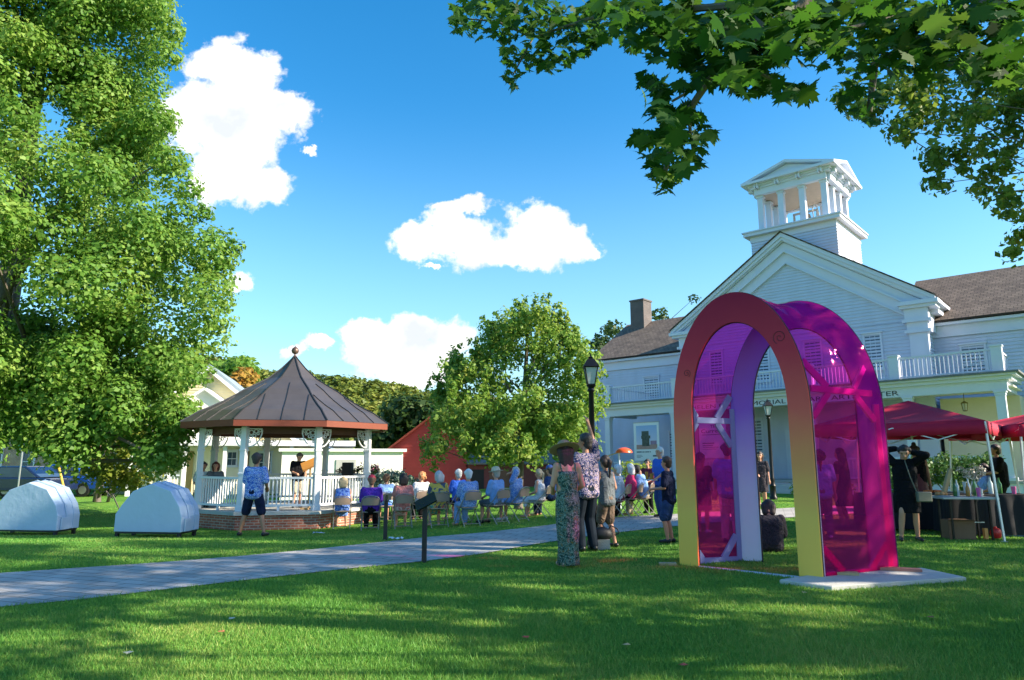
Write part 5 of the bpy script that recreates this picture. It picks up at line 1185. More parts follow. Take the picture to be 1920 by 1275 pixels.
def boxes():
    p = onground(at(1812,1000,12.75).x, 12.95); H = Frame((p.x, p.y), 100, p.z); t = thing('cardboard_box', 'brown cardboard box on the grass under the nearer table', 'box', p); mb = MB(); mb.box(-.24, .2, -.18, .18, 0, .34, H); mb.build('carton', M('cardboard', (.22,.12,.07), .8), t, bevel=.004)
    mb = MB(); mb.hexa([H(q) for q in ((-.24,-.3,.36),(.2,-.3,.36),(.2,-.182,.342),(-.24,-.182,.342),(-.24,-.3,.364),(.2,-.3,.364),(.2,-.182,.346),(-.24,-.182,.346))]); mb.build('flap', M('cardboard2', (.24,.13,.08), .8), t)
    p = onground(at(1893,985,13.4).x, 13.4); H = Frame((p.x, p.y), 100, p.z); t = thing('cooler', 'blue cool box beside the right canopy legs', 'cool box', p); bl = M('cooler_blue', (.03,.12,.35), .4)
    mb = MB(); mb.box(-.25, .25, -.18, .18, 0, .33, H); mb.build('body', bl, t, bevel=.02); mb = MB(); mb.box(-.26, .26, -.19, .19, .331, .40, H); mb.build('lid', M('cooler_lid', (.10,.30,.60), .4), t, bevel=.015); mb = MB(); mb.tube([H((-.27,0,.3)), H((-.30,-.1,.42)), H((.30,-.1,.42)), H((.27,0,.3))], .012, 6); mb.build('handle', white, t)
    p = onground(at(1866,990,12.9).x, 12.9)+Vector((0,0,.1)); mb = MB(); mb.lathe([(.01,-.1),(.07,-.08),(.1,0),(.08,.07),(.03,.1),(.02,.12)], p, 14); solo(mb, 'red_bag', M('shiny_red', (.7,.03,.03), .3), p, 'round shiny red bag on the grass between the table legs and the cool box', 'bag', smooth=True)
    p = onground(at(1848,1000,12.8).x, 12.8); mb = MB(); mb.box(p.x-.03,p.x+.03,p.y-.03,p.y+.03,p.z,p.z+.2); solo(mb, 'carton', M('orange_carton', (.75,.35,.10)), p, 'small upright orange carton beside the shiny red bag', 'carton')
    # bag on a crate by the near lamp post
    p = gr(1129, 1030); H = Frame((p.x, p.y), 94, p.z); mb = MB(); mb.box(-.13, .13, -.1, .1, 0, .17, H); solo(mb, 'crate', M('grey_crate', (.45,.42,.38), .8, var=.2, bump=.5), p, 'small grey crate at the foot of the near lamp post', 'crate')
    q = p+Vector((0,0,.172)); t = thing('handbag', 'slouching black handbag resting on the grey crate', 'bag', q); mb = MB(); mb.lathe([(.85,0),(1.05,.03),(1.1,.08),(.9,.15),(.45,.19),(.1,.2)], q, 16, sx=.17, sy=.1); mb.build('body', blackp, t, smooth=True)
    mb = MB(); mb.tube([q+Vector((.1,0,.13)), q+Vector((.16,0,.22)), q+Vector((.26,0,.17)), q+Vector((.3,0,.1)), q+Vector((.22,0,.06))], .012, 6); mb.tube([q+Vector((-.1,0,.13)), q+Vector((-.02,.02,.28)), q+Vector((.09,0,.14))], .01, 6); mb.build('strap', blackp, t)
    for (x, y, lab, c) in ((597,1003,'crumpled white paper on the grass left of the first folding chair',(.7,.72,.8)),(742,1014,'pale paper lying at the lawn edge beside the thin black post',(.6,.68,.7))):
        p = gr(x, y); mb = MB(); rr = random.Random(x); n = 7
        for i in range(n+1):
            for j in range(4): mb.v.append((p.x-.14+.28*i/n, p.y-.07+.05*j, p.z+.03+rr.uniform(0,.045)))
        for i in range(n):
            for j in range(3): a = i*4+j; mb.f.append((a, a+4, a+5, a+1))
        solo(mb, 'crumpled_paper', M('paper', c), p, lab, 'paper')
boxes()
def orange_lamp():
    Y = 21; b = onground(at(1162,900,Y).x, Y); t = thing('orange_dome_sculpture', 'orange half-dome on a white pole with a long thin arm, in front of the porch', 'sculpture', b); zt = at(1168,849,Y); m = M('orange_enamel', (.80,.10,.02), .3)
    mb = MB(); R0 = .26; mb.lathe([(R0*math.cos(a), R0*.62*math.sin(a)) for a in np.linspace(0, 1.5, 8)], (zt.x+.03, Y, zt.z), 20); mb.build('dome', m, t, smooth=True)
    mb = MB(); mb.tube([b, Vector((b.x, Y, zt.z))], .03, 8); mb.build('pole', white, t); a = at(1136,856,Y); mb = MB(); mb.tube([a, Vector((b.x, Y, zt.z+.02))], .018, 6); mb.build('arm', pine, t)
orange_lamp()
def leaves_on_lawn():
    T = maple_leaf_tmpl(); cols = [M('fallen_leaf_brown', (.30,.12,.05)), M('fallen_leaf_tan', (.55,.38,.18)), M('fallen_leaf_red', (.5,.08,.04)), M('fallen_leaf_pale', (.55,.52,.40))]
    for (x, y, c, lab) in ((416,1192,0,'brown fallen leaf on the lawn'),(433,1167,3,'small pale fallen leaf just above the brown one'),(239,1233,3,'pale curled leaf near the bottom left of the lawn'),(987,1203,2,'red fallen leaf on the lawn in the bottom middle'),(1173,1217,1,'tan fallen leaf right of the red leaf on the lawn'),(1510,1117,1,'tan fallen leaf just in front of the stone slab'),(1280,1256,2,'red fallen leaf at the bottom edge of the lawn'),(1744,1164,0,'small dark leaf on the lawn at the far right'),(548,1074,0,'small dark leaf on the paved path')):
        p = gr(x, y); s = .085; a = x; ca, sa = math.cos(a), math.sin(a); mb = MB(); vs = [(p.x+(u*ca-v*sa)*s, p.y+(u*sa+v*ca)*s, p.z+.036+.12*abs(u)*s+.08*v*s) for u, v in T]; n = len(vs)
        mb.add([(p.x, p.y, p.z+.045)]+vs, [(0, i+1, (i+1) % n+1) for i in range(n)]); solo(mb, 'fallen_leaf', cols[c], p, lab, 'leaf', 'fallen leaves on the lawn')
leaves_on_lawn()
# ================================================================ PEOPLE
def capsule(mb, a, b, r0, r1, n=10):
    a, b = Vector(a), Vector(b); d = b-a; L = d.length
    if L < 1e-5: d = Vector((0,0,1)); b = a+d*1e-4
    d = d.normalized(); x = d.orthogonal().normalized(); y = d.cross(x); base = len(mb.v); rings = []
    for t in (-1.35, -1.0, -.5): rings.append((a+d*r0*math.sin(t), r0*math.cos(t)))
    rings.append((a, r0)); rings.append((b, r1))
    for t in (.5, 1.0, 1.35): rings.append((b+d*r1*math.sin(t), r1*math.cos(t)))
    for c, r in rings:
        for k in range(n): th = 2*math.pi*k/n; mb.v.append(tuple(c+(x*math.cos(th)+y*math.sin(th))*r))
    for i in range(len(rings)-1):
        for k in range(n): k2 = (k+1) % n; mb.f.append((base+i*n+k, base+i*n+k2, base+(i+1)*n+k2, base+(i+1)*n+k))
    mb.f.append(tuple(base+k for k in range(n))[::-1]); mb.f.append(tuple(base+(len(rings)-1)*n+k for k in range(n)))
def blob(name, caps, m, parent, s, voxel=.012, smooth=3):
    mb = MB()
    for c in caps: capsule(mb, c[0], c[1], c[2], c[3])
    me = bpy.data.meshes.new(name); me.from_pydata([tuple(Vector(v)*s) for v in mb.v], [], mb.f); me.materials.append(m)
    o = link(name, me, parent); r = o.modifiers.new('remesh', 'REMESH'); r.mode = 'VOXEL'; r.voxel_size = voxel; r.use_smooth_shade = True
    k = o.modifiers.new('smooth', 'SMOOTH'); k.iterations = smooth; k.factor = .5
    return o
def ik(a, c, l1, l2, hint):
    a, c, hint = Vector(a), Vector(c), Vector(hint); d = c-a; L = min(d.length, (l1+l2)*.995); u = d.normalized(); c = a+u*L
    x = (l1*l1-l2*l2+L*L)/(2*L); h = math.sqrt(max(0, l1*l1-x*x)); n = hint-u*hint.dot(u); n = n.normalized() if n.length > 1e-4 else u.orthogonal().normalized()
    return a+u*x+n*h, c
HAIRM = {}
def hairmat(c):
    if c not in HAIRM: HAIRM[c] = M('hair', c, .6, var=.35, scale=18, stretch=(1,1,.2), bump=.4, bscale=60)
    return HAIRM[c]
def person(label, p, face, H=1.72, sit=False, hR=None, hL=None, fR=None, fL=None, lean=.02, yaw=0, nod=0, top=None, bot=None, hair=('short', (.05,.03,.02)), shoe=None, hat=None, sk=None, vox=.014, wide=1.0, sleeve=.5, group=None, slump=0, eR=None, eL=None, cloth_group=None):
    sk = sk or skin; s = H/1.75; t = thing('person', label, 'person', p, rz=-R(face), group=group)
    pz = .54 if sit else .93
    V = Vector; pel = V((0, 0, pz)); ch = V((0, lean*.6, pz+.32)); nk = V((0, lean, pz+.55-slump)); hd = nk+V((0, .02+nod*.3, .155-nod*.15))
    sh = [V((sx*.175*wide, lean, pz+.475-slump)) for sx in (1, -1)]
    hips = [V((sx*.085*wide, 0, pz-.02)) for sx in (1, -1)]
    if sit: dfeet = [V((.12, .44, .07)), V((-.12, .42, .07))]; kh = V((0, .6, .6))
    else: dfeet = [V((.10, .0, .075)), V((-.10, .03, .075))]; kh = V((0, 1, 0))
    feet = [V(fR) if fR else dfeet[0], V(fL) if fL else dfeet[1]]
    dh = [V((.16, .30, pz+.12)), V((-.16, .30, pz+.12))] if sit else [V((.25, .06, pz-.10)), V((-.25, .08, pz-.10))]
    hands = [V(hR) if hR else dh[0], V(hL) if hL else dh[1]]; eh = [V(eR) if eR else V((.5, -1, -.4)), V(eL) if eL else V((-.5, -1, -.4))]
    arms = []; legs = []
    for i in (0, 1):
        e, w = ik(sh[i], hands[i], .285, .255, eh[i]); arms.append((sh[i], e, w))
        k, an = ik(hips[i], feet[i], .43, .425, kh); legs.append((hips[i], k, an))
    w_ = wide; caps = []
    torso = lambda g: [(pel+V((-.06*w_,0,-.02)), pel+V((.06*w_,0,-.02)), .108*w_+g, .108*w_+g), (pel+V((-.05*w_,.0,.12)), pel+V((.05*w_,0,.12)), .098*w_+g, .098*w_+g),
        (pel+V((-.06*w_,0,0)), ch+V((-.075*w_,0,0)), .10*w_+g, .105*w_+g), (pel+V((.06*w_,0,0)), ch+V((.075*w_,0,0)), .10*w_+g, .105*w_+g), (ch+V((-.08*w_,0,.02)), ch+V((.08*w_,0,.02)), .105*w_+g, .105*w_+g),
        (sh[0]+V((-.05,0,-.02)), sh[1]+V((.05,0,-.02)), .062+g, .062+g), (ch, nk+V((0,0,-.06)), .11+g, .06+g*.6)]
    caps += torso(0)+[(nk+V((0,0,-.06)), nk+V((0,.01,.06)), .056, .052)]
    for i, sx in ((0, 1), (1, -1)):
        a, e, w = arms[i]; caps += [(a, e, .052, .040), (e, w, .040, .027)]
        d = (w-e).normalized(); side = d.cross(V((0,0,1))); side = side.normalized() if side.length > .1 else V((1,0,0)); nrm = side.cross(d)
        palm = w+d*.075; caps += [(w, palm, .026, .03), (w+side*.015, palm+side*.02, .022, .02), (w-side*.015, palm-side*.02, .022, .02)]
        for f, ln in zip((-.03, -.01, .01, .03), (.06, .075, .072, .055)): q = palm+side*f; m_ = q+d*ln*.55-nrm*.012; caps += [(q, m_, .0105, .0095), (m_, m_+d*ln*.4-nrm*.025, .0095, .0085)]
        th = w+d*.025+side*.028*(-sx); caps += [(th, th+d*.045+side*.022*(-sx)-nrm*.01, .012, .009)]
        h, k, an = legs[i]; caps += [(h, k, .083*w_, .055), (k, k.lerp(an, .35)+V((0,-.012,0)), .053, .054), (k.lerp(an, .35)+V((0,-.012,0)), an, .054, .035)]
        toe = an+V((sx*.03, .15, -.045)); caps += [(an+V((0,-.035,-.035)), toe, .036, .028)]
    Rh = Matrix.Rotation(-R(yaw), 4, 'Z')@Matrix.Rotation(-R(nod*60), 4, 'X')
    hp = lambda x, y, z: hd+(Rh@V((x, y, z)))*1.1
    caps += [(a_, b_, r_*1.1, q_*1.1) for a_, b_, r_, q_ in [(hp(0,-.012,.03), hp(0,.0,.025), .088, .084), (hp(0,.015,.0), hp(0,.035,-.06), .07, .046), (hp(0,.078,.0), hp(0,.098,-.028), .011, .014), (hp(.083,-.0,.015), hp(.083,-.005,-.02), .013, .009), (hp(-.083,0,.015), hp(-.083,-.005,-.02), .013, .009), (hp(-.018,.072,-.052), hp(.018,.072,-.052), .012, .012), (hp(-.04,.068,.035), hp(.04,.068,.035), .014, .014)]]
    blob('body', caps, sk, t, s, vox)
    mbe = MB()
    for sx in (1, -1): capsule(mbe, hp(sx*.031,.078,.013), hp(sx*.037,.078,.013), .0085, .0085, 8)
    me = bpy.data.meshes.new('eyes'); me.from_pydata([tuple(V(v)*s) for v in mbe.v], [], mbe.f); me.materials.append(M('eye_dark', (.03,.02,.02), .2) if 'eye_dark' not in bpy.data.materials else bpy.data.materials['eye_dark']); link('eyes', me, t)
    # hair
    kind, hc = hair
    if kind != 'none':
        hcap = [(hp(0,-.022,.045), hp(0,-.01,.05), .092, .086), (hp(0,-.035,.0), hp(0,-.042,-.035), .084, .068), (hp(.05,-.01,.045), hp(-.05,-.01,.045), .058, .058), (hp(0,.03,.085), hp(0,-.02,.09), .042, .052)]
        if kind in ('long', 'bob', 'pony'):
            zl = {'long': -.40, 'bob': -.10, 'pony': -.03}[kind]
            for x in (-.06, -.03, 0, .03, .06): hcap.append((hp(x,-.055,0), hp(x*.9,-.065,zl) if kind != 'long' else hd+V((x*.8,-.135+abs(x)*.6,-.36+abs(x)*1.2)), .062, .024 if kind == 'long' else .05))
            if kind == 'bob':
                for x in (-.07, .07): hcap.append((hp(x,.0,.03), hp(x,.0,-.08), .035, .03))
            if kind == 'long':
                for x in (-.07, .07): hcap.append((hp(x,-.01,.02), hp(x*.9,-.03,-.22), .03, .02))
            if kind == 'pony': hcap += [(hp(0,-.09,.04), hp(0,-.13,.0), .035, .04), (hp(0,-.13,0), hp(0,-.12,-.28), .038, .012)]
        if kind == 'bun': hcap.append((hp(0,-.06,.12), hp(0,-.07,.14), .045, .045))
        if kind == 'curly':
            rr = random.Random(4)
            for _ in range(26): a = rr.uniform(0, 6.28); zz = rr.uniform(-.05,.11); q = hp(.09*math.cos(a)*(1-max(0,zz)*4), -.035+.085*math.sin(a)*(1-max(0,zz)*4), zz); hcap.append((q, q+V((0,0,.002)), .028, .028)) if (Rh.inverted()@(q-hd)).y < .045 or zz > .07 else None
        if kind == 'long': hcap += [(hp(x,-.06,-.05), hd+V((x,-.11,-.2)), .055, .042) for x in (-.05, -.025, 0, .025, .05)]
        hcap = [(a_, b_, r_*1.1, q_*1.1) for a_, b_, r_, q_ in hcap]
        blob('hair', hcap, hairmat(hc), t, s, max(vox*.8, .009), 1)
    if hat:
        hk, hm = hat; mb = MB(); Tm = Matrix.Translation(hd)@Rh@Matrix.Rotation(R(-8), 4, 'X')
        if hk == 'brim': mb.lathe([(.225,.05),(.227,.055),(.10,.072),(.098,.085),(.092,.15),(.075,.168),(.03,.163),(.005,.16)], (0,-.01,0), 24, sy=1.1)
        elif hk == 'straw': mb.lathe([(.18,.05),(.182,.055),(.11,.07),(.106,.09),(.09,.15),(.05,.17),(.005,.172)], (0,-.01,0), 24, sy=1.1)
        else:
            mb.lathe([(.102,.045),(.104,.06),(.098,.11),(.07,.15),(.03,.165),(.004,.168)], (0,-.012,0), 20, sy=1.08)
            mb.add([(-.075,.08,.055),(.075,.08,.055),(.06,.17,.04),(-.06,.17,.04),(-.075,.08,.063),(.075,.08,.063),(.06,.17,.047),(-.06,.17,.047)], [(0,3,2,1),(4,5,6,7),(0,1,5,4),(1,2,6,5),(2,3,7,6),(3,0,4,7)])
        me = mb.mesh('hat', hm, True); me.transform(Matrix.Scale(s, 4)@Tm); ho = link('hat', me, t)
        if hk in ('brim', 'straw'):
            mb = MB(); mb.lathe([(.104,.072),(.103,.10)], (0,-.01,0), 24, sy=1.1, caps=False); me = mb.mesh('hat_band', blackp, True); me.transform(Matrix.Scale(s, 4)@Tm); link('hat_band', me, ho)
    # clothes
    if top:
        g = .024; tc = torso(g)[2:] + [(ch+V((s_*.08*w_,0,.02)), pel+V((s_*.075*w_,0,.0 if sit else -.04)), .108*w_+g, .102*w_+g) for s_ in (-1, 0, 1)]
        if not sit: tc += [(pel+V((-.085*w_,.012*q,-.06)), pel+V((.085*w_,.012*q,-.06)), .078*w_+g, .078*w_+g) for q in (-3, 0, 3)]
        if sleeve > 0:
            for a, e, w in arms:
                if sleeve >= 1: tc += [(a, e, .056+g, .046+g), (e, e.lerp(w, .95), .044+g, .03+g)]
                else: tc.append((a, a.lerp(e, .35+sleeve*.8 if sleeve < .8 else .95), .058+g, .058+g))
        blob('top', tc, top, t, s, vox, 2)
    if bot:
        bk, bm_ = bot; g = .022
        if bk in ('trousers', 'shorts'):
            bc = [(pel+V((-.05*w_,0,-.02)), pel+V((.05*w_,0,-.02)), .111*w_+g, .111*w_+g), (pel+V((-.05*w_,0,.04)), pel+V((.05*w_,0,.04)), .102*w_+g, .102*w_+g)]
            for h, k, an in legs:
                if bk == 'shorts': bc += [(h, h.lerp(k, .93), .09*w_+g, .078+g)]
                else: bc += [(h, k, .086*w_+g, .062+g), (k, an+V((0,0,.02)), .062+g, .05+g)]
            blob('trousers' if bk == 'trousers' else 'shorts', bc, bm_, t, s, vox, 2)
        elif bk in ('skirt', 'dress', 'maxi'):
            mb = MB(); n = 48; k0 = legs[0][1].lerp(legs[1][1], .5)
            if sit:
                bc = [(h, k, .10*w_+g, .085+g) for h, k, an in legs]+[(legs[0][1].lerp(legs[1][1], q), legs[0][1].lerp(legs[1][1], q)-V((0,.0,.16)), .06, .07) for q in (0, .33, .66, 1)]+[(h.lerp(k, .3), h.lerp(k, .3), .1, .1) for h, k, an in legs]
                blob('skirt', bc, bm_, t, s, vox, 2)
            else:
                zs = {'skirt': (pz+.08, .46), 'dress': (pz+.2, .50), 'maxi': (pz+.40, .035)}[bk]; rows = 26
                for i in range(rows):
                    f = i/(rows-1); z = zs[0]+(zs[1]-zs[0])*f
                    zz = [pz+.42, pz+.30, pz+.15, pz-.02, pz-.2, .5, .25, .03]; rx = [.165, .182, .155, .198, .20, .18, .16, .175]; ry = [.135, .142, .128, .150, .155, .155, .155, .19]
                    a_ = float(np.interp(-z, [-q for q in zz], rx)); b_ = float(np.interp(-z, [-q for q in zz], ry)); fd = max(0, min(1, (pz-.05-z)/.6))
                    if bk != 'maxi': a_ *= 1+.22*fd; b_ *= 1+.15*fd
                    cy = lean*max(0, (z-pz)/.5)
                    for k in range(n):
                        th = 2*math.pi*k/n; w2 = 1+fd*(.07*math.sin(th*9+f*1.5)+.05*math.sin(th*5+1+f*2)); mb.v.append(((a_*math.cos(th)*w2)*w_, cy+b_*math.sin(th)*w2, z))
                for i in range(rows-1):
                    for k in range(n): k2 = (k+1) % n; mb.f.append((i*n+k, i*n+k2, (i+1)*n+k2, (i+1)*n+k))
                me = mb.mesh('dress' if bk != 'skirt' else 'skirt', bm_, True); me.transform(Matrix.Scale(s, 4)); do = link('dress' if bk != 'skirt' else 'skirt', me, t)
                so = do.modifiers.new('solid', 'SOLIDIFY'); so.thickness = .006
                if bk == 'maxi':
                    mb = MB()
                    for sx in (1, -1): mb.tube([(sx*.10, lean-.10, pz+.38), (sx*.115, lean-.05, pz+.50), (sx*.11, lean+.0, pz+.535), (sx*.10, lean+.09, pz+.44), (sx*.09, lean+.115, pz+.38)], .010, 6)
                    me = mb.mesh('dress_strap', bm_, True); me.transform(Matrix.Scale(s, 4)); link('dress_strap', me, do)
    if shoe:
        for i, sx in ((0, 1), (1, -1)):
            an = legs[i][2]; toe = an+V((sx*.03, .155, -.04)); blob('shoe', [(an+V((0,-.04,-.025)), toe, .043, .034), (an+V((0,-.03,-.045)), toe+V((0,0,-.005)), .034, .03)], shoe, t, s, vox, 1)
    return t
def stand_h(x, ytop, p): return max(1.3, at(x, ytop, p.y).z-p.z)
C = dict(navy=M('navy_cloth', (.008,.014,.045), .85, spec=.2), black=M('black_fabric', (.005,.005,.008), .85, spec=.15), blue=M('blue_shirt_cloth', (.04,.14,.62), .75), lblue=M('light_blue_cloth', (.22,.38,.72), .8), jeans=M('denim', (.03,.07,.20), .85, var=.3, scale=12),
    purple=M('purple_cloth', (.10,.03,.36), .8), pink=M('salmon_cloth', (.62,.22,.20), .8), hot=M('hot_pink_cloth', (.70,.05,.16), .8), white=M('white_cloth', (.68,.68,.72), .8), khaki=M('khaki_cloth', (.45,.38,.28), .8), pale=M('pale_trousers', (.62,.55,.55), .8), grey=M('grey_cloth', (.13,.15,.17), .8), plum=M('burgundy_print', (.16,.025,.05), .8, var=.5, scale=30), brown=M('brown_shorts', (.17,.12,.09), .8))
floral = Mprint('blue_floral_print', [(.03,.10,.50),(.10,.25,.75),(.55,.62,.80),(.04,.12,.5)], 22); dkfloral = Mprint('dark_floral_print', [(.02,.03,.10),(.03,.05,.16),(.55,.42,.42),(.05,.06,.2),(.3,.25,.4)], 22)
maxi = Mprint('green_print_cloth', [(.02,.05,.045),(.06,.13,.10),(.22,.30,.26),(.05,.10,.07),(.20,.13,.05)], 24); aloha = Mprint('blue_aloha_print', [(.10,.22,.60),(.16,.30,.68),(.50,.60,.75),(.12,.2,.55)], 26); bluep = Mprint('blue_pattern_cloth', [(.03,.08,.45),(.05,.14,.60),(.25,.40,.75)], 30); hots = Mprint('pink_pattern_cloth', [(.6,.10,.10),(.7,.35,.30),(.7,.55,.5)], 24); speck = Mprint('speckled_dress', [(.02,.02,.03),(.08,.06,.07),(.03,.03,.04)], 40)
blsh = M('black_shoe', (.015,.015,.017), .4); whsh = M('pale_shoe', (.6,.6,.62), .5)
straw = M('straw', (.36,.26,.16), .8, var=.2, scale=30, bump=.5, bscale=90); strawp = M('pale_straw', (.58,.50,.36), .8, var=.2, bump=.5)
for m_ in list(C.values())+[floral, dkfloral, maxi, aloha, bluep, hots, speck]:
    nn, ll = m_.node_tree.nodes, m_.node_tree.links; b_ = nn['Principled BSDF']; b_.inputs['Specular IOR Level'].default_value = .2
    for q_ in list(b_.inputs['Normal'].links): ll.remove(q_)
    tc_ = nn.new('ShaderNodeTexCoord'); n_ = nn.new('ShaderNodeTexNoise'); n_.inputs['Scale'].default_value = 7; n_.inputs['Detail'].default_value = 3; n_.inputs['Distortion'].default_value = 1.5; ll.new(tc_.outputs['Object'], n_.inputs['Vector'])
    p_ = nn.new('ShaderNodeBump'); p_.inputs['Strength'].default_value = .9; p_.inputs['Distance'].default_value = .06; ll.new(n_.outputs['Fac'], p_.inputs['Height']); ll.new(p_.outputs[0], b_.inputs['Normal'])
# --- people standing on the near lawn
p = gr(1066, 1062); wx = at(1060, 822, p.y).z-p.z
person('woman in a brown brimmed hat and long green patterned strap dress', p, -14, wx/1.03, bot=('maxi', maxi), hair=('long', (.028,.013,.009)), hat=('brim', straw), hR=(.17,.22,1.02), hL=(-.14,.26,1.05), vox=.010, nod=.25, fR=(.12,.06,.075), fL=(-.09,-.04,.075), shoe=M('tan_sandal', (.45,.30,.22)), wide=.9)
p = gr(1103, 1034); h = stand_h(1101, 815, p)
person('man in a dark floral shirt raising his right arm beside the near lamp post', p, -28, h, top=dkfloral, bot=('trousers', M('dark_slate_trousers', (.012,.018,.028), .9, spec=.1)), hair=('short', (.03,.025,.025)), hR=(.13,.16,2.02), eR=(1,.2,-.2), hL=(-.2,.22,1.1), shoe=blsh, vox=.010, yaw=-35, sleeve=.5, sk=skin2)
p = gr(1140, 1026); h = stand_h(1138, 856, p)
person('woman in a loose black sleeveless top and shorts with a dark ponytail, behind the handbag', p, -38, h, top=C['grey'], bot=('shorts', C['brown']), hair=('pony', (.04,.025,.02)), hR=(.2,.2,.98), hL=(-.1,.28,1.1), fR=(.10,-.1,.075), fL=(-.06,.16,.075), vox=.010, sleeve=0, wide=.95, shoe=blsh)
p = gr(471, 1006); h = stand_h(471, 851, p)
person('man in a blue floral shirt and navy shorts standing legs apart before the gazebo', p, 2, h, top=floral, bot=('shorts', C['navy']), hair=('short', (.04,.03,.03)), hR=(.20,.20,1.02), hL=(-.12,.30,1.12), fR=(.27,0,.075), fL=(-.27,.02,.075), shoe=blsh, vox=.010, sleeve=.6, sk=skin2)
# --- in the gazebo
p = Vector((at(558,900,20).x, 20, ZD)); h = at(558, 848, 20).z-ZD
person('man in a black T-shirt reading from the wooden music stand in the gazebo', p, 150, h, top=C['black'], bot=('shorts', C['khaki']), hair=('short', (.12,.10,.09)), hR=(.12,.30,1.08), hL=(-.16,.34,1.06), shoe=blsh, vox=.012, nod=.3, sleeve=.5)
def music_stand():
    p = Vector((at(581,900,19.3).x, 19.3, ZD)); t = thing('music_stand', 'wooden music stand with an orange desk before the man in the black T-shirt', 'music stand', p); om = M('orange_wood', (.62,.27,.06), .5, var=.2, stretch=(1,5,1)); z = at(581,872,19.3).z
    mb = MB(); T = Matrix.Translation(Vector((p.x-.06, p.y+.02, z+.02)))@Matrix.Rotation(R(10), 4, 'Z')@Matrix.Rotation(R(-25), 4, 'Y')@Matrix.Rotation(R(48), 4, 'X'); mb.box(-.2,.2,-.15,.15,-.012,.012, lambda q: T@q); mb.box(-.2,.2,-.17,-.14,-.012,.05, lambda q: T@q); mb.build('desk', om, t)
    mb = MB(); mb.bar(p+Vector((0,0,0)), Vector((p.x, p.y, z)), .05); mb.bar(p+Vector((-.22,0,.02)), p+Vector((.22,0,.02)), .05); mb.bar(p+Vector((0,-.22,.02)), p+Vector((0,.22,.02)), .049); mb.build('column', pine, t)
music_stand()
# --- folding chairs
def folding_chair():
    t = thing('folding_chair', '', 'chair', (0,0,0)); fr = M('chair_frame', (.36,.32,.28), .4, metal=.5); tan = M('tan_chair_metal', (.36,.26,.20), .45, metal=.2)
    mb = MB(); mb.box(-.20,.20,-.18,.22,.43,.46); mb.build('seat', tan, t, world=False, bevel=.012)
    mb = MB(); n = 8
    for z0, z1 in ((.62,.82),):
        for i in range(n+1):
            x = -.205+.41*i/n; y = -.285-.03*(1-(x/.205)**2)
            for (yy, z) in ((y, z0), (y-.02, z1), (y-.035, z1), (y-.015, z0)): mb.v.append((x, yy, z+(-.0 if z == z0 else -.06*(abs(x)/.205)**4)))
        for i in range(n):
            for k in range(4): a = i*4+k; b = i*4+(k+1) % 4; mb.f.append((a, b, b+4, a+4))
        mb.f.append((0,1,2,3)); mb.f.append(tuple(n*4+k for k in range(4)))
    mb.build('backrest', tan, t, world=False, smooth=True)
    mb = MB(); arc = [(-.235,.28,.0),(-.23,.0,.40),(-.225,-.27,.66),(-.21,-.315,.78),(-.15,-.335,.835),(0,-.345,.85),(.15,-.335,.835),(.21,-.315,.78),(.225,-.27,.66),(.23,0,.40),(.235,.28,0)]; mb.tube(arc, .0125, 8); mb.build('back_frame', fr, t, world=False, smooth=True)
    for s in (-1, 1): mb = MB(); mb.tube([(s*.21,-.30,0),(s*.208,.0,.36),(s*.205,.12,.45)], .0115, 8); mb.build('rear_leg', fr, t, world=False, smooth=True)
    mb = MB(); mb.tube([(-.215,-.25,.07),(.215,-.25,.07)], .008, 6); mb.tube([(-.235,.2,.11),(.235,.2,.11)], .008, 6); mb.build('stretcher', fr, t, world=False)
    return t
ch0 = folding_chair(); used = [False]
def chair(p, face, label):
    o = ch0 if not used[0] else dup(ch0); used[0] = True; o.location = p; o.rotation_euler = (0, 0, -R(face)); o['label'] = label; o['group'] = 'folding chairs set out for the audience'
    return o
G = 'audience seated before the gazebo'
def seated(x, yfeet, face, plabel, clabel, H=1.7, **k):
    p = gr(x, yfeet); p.z = gz(p.x, p.y); 
    if clabel: chair(p, face, clabel)
    q = p-Vector((math.sin(R(face)), math.cos(R(face)), 0))*.06
    return person(plabel, q, face, H, sit=True, group=G, **k)
# (row of backs, left to right)
seated(640, 990, -14, 'seated woman with a blonde bob in a blue sleeveless top, leftmost of the audience', 'folding chair under the blonde woman in the blue sleeveless top', top=bluep, bot=('skirt', bluep), hair=('bob', (.50,.38,.22)), sleeve=0)
seated(694, 993, -10, 'seated person in a purple shirt and red cap', 'tan folding chair under the person in the purple shirt', top=C['purple'], bot=('trousers', C['black']), hair=('short', (.2,.1,.06)), hat=('cap', M('red_cap', (.50,.03,.06))), wide=1.15, sleeve=.7)
seated(722, 978, -20, 'seated person with brown hair in a light blue top, beyond the purple shirt', 'folding chair under the brown haired person beyond the purple shirt', top=C['lblue'], bot=('shorts', C['blue']), hair=('short', (.12,.06,.03)), yaw=35)
seated(754, 990, -16, 'seated woman with black hair in a salmon pink top', 'folding chair under the woman in the salmon pink top', top=C['pink'], bot=('skirt', hots), hair=('bob', (.02,.012,.012)), sleeve=.3)
seated(788, 976, -24, 'seated woman with short ginger hair in a white top', 'folding chair under the ginger haired woman', top=C['white'], bot=('trousers', C['black']), hair=('curly', (.50,.22,.09)), yaw=-40)
seated(820, 988, -20, 'seated person with grey hair in a dark top with a yellow panel', 'folding chair under the grey haired person in the dark and yellow top', top=Mprint('dark_yellow_print', [(.06,.08,.14),(.07,.09,.15),(.60,.42,.08)], 6), bot=('skirt', Mprint('yellow_red_print', [(.5,.1,.1),(.7,.5,.1),(.1,.3,.25)], 9)), hair=('bob', (.45,.45,.47)), yaw=-25)
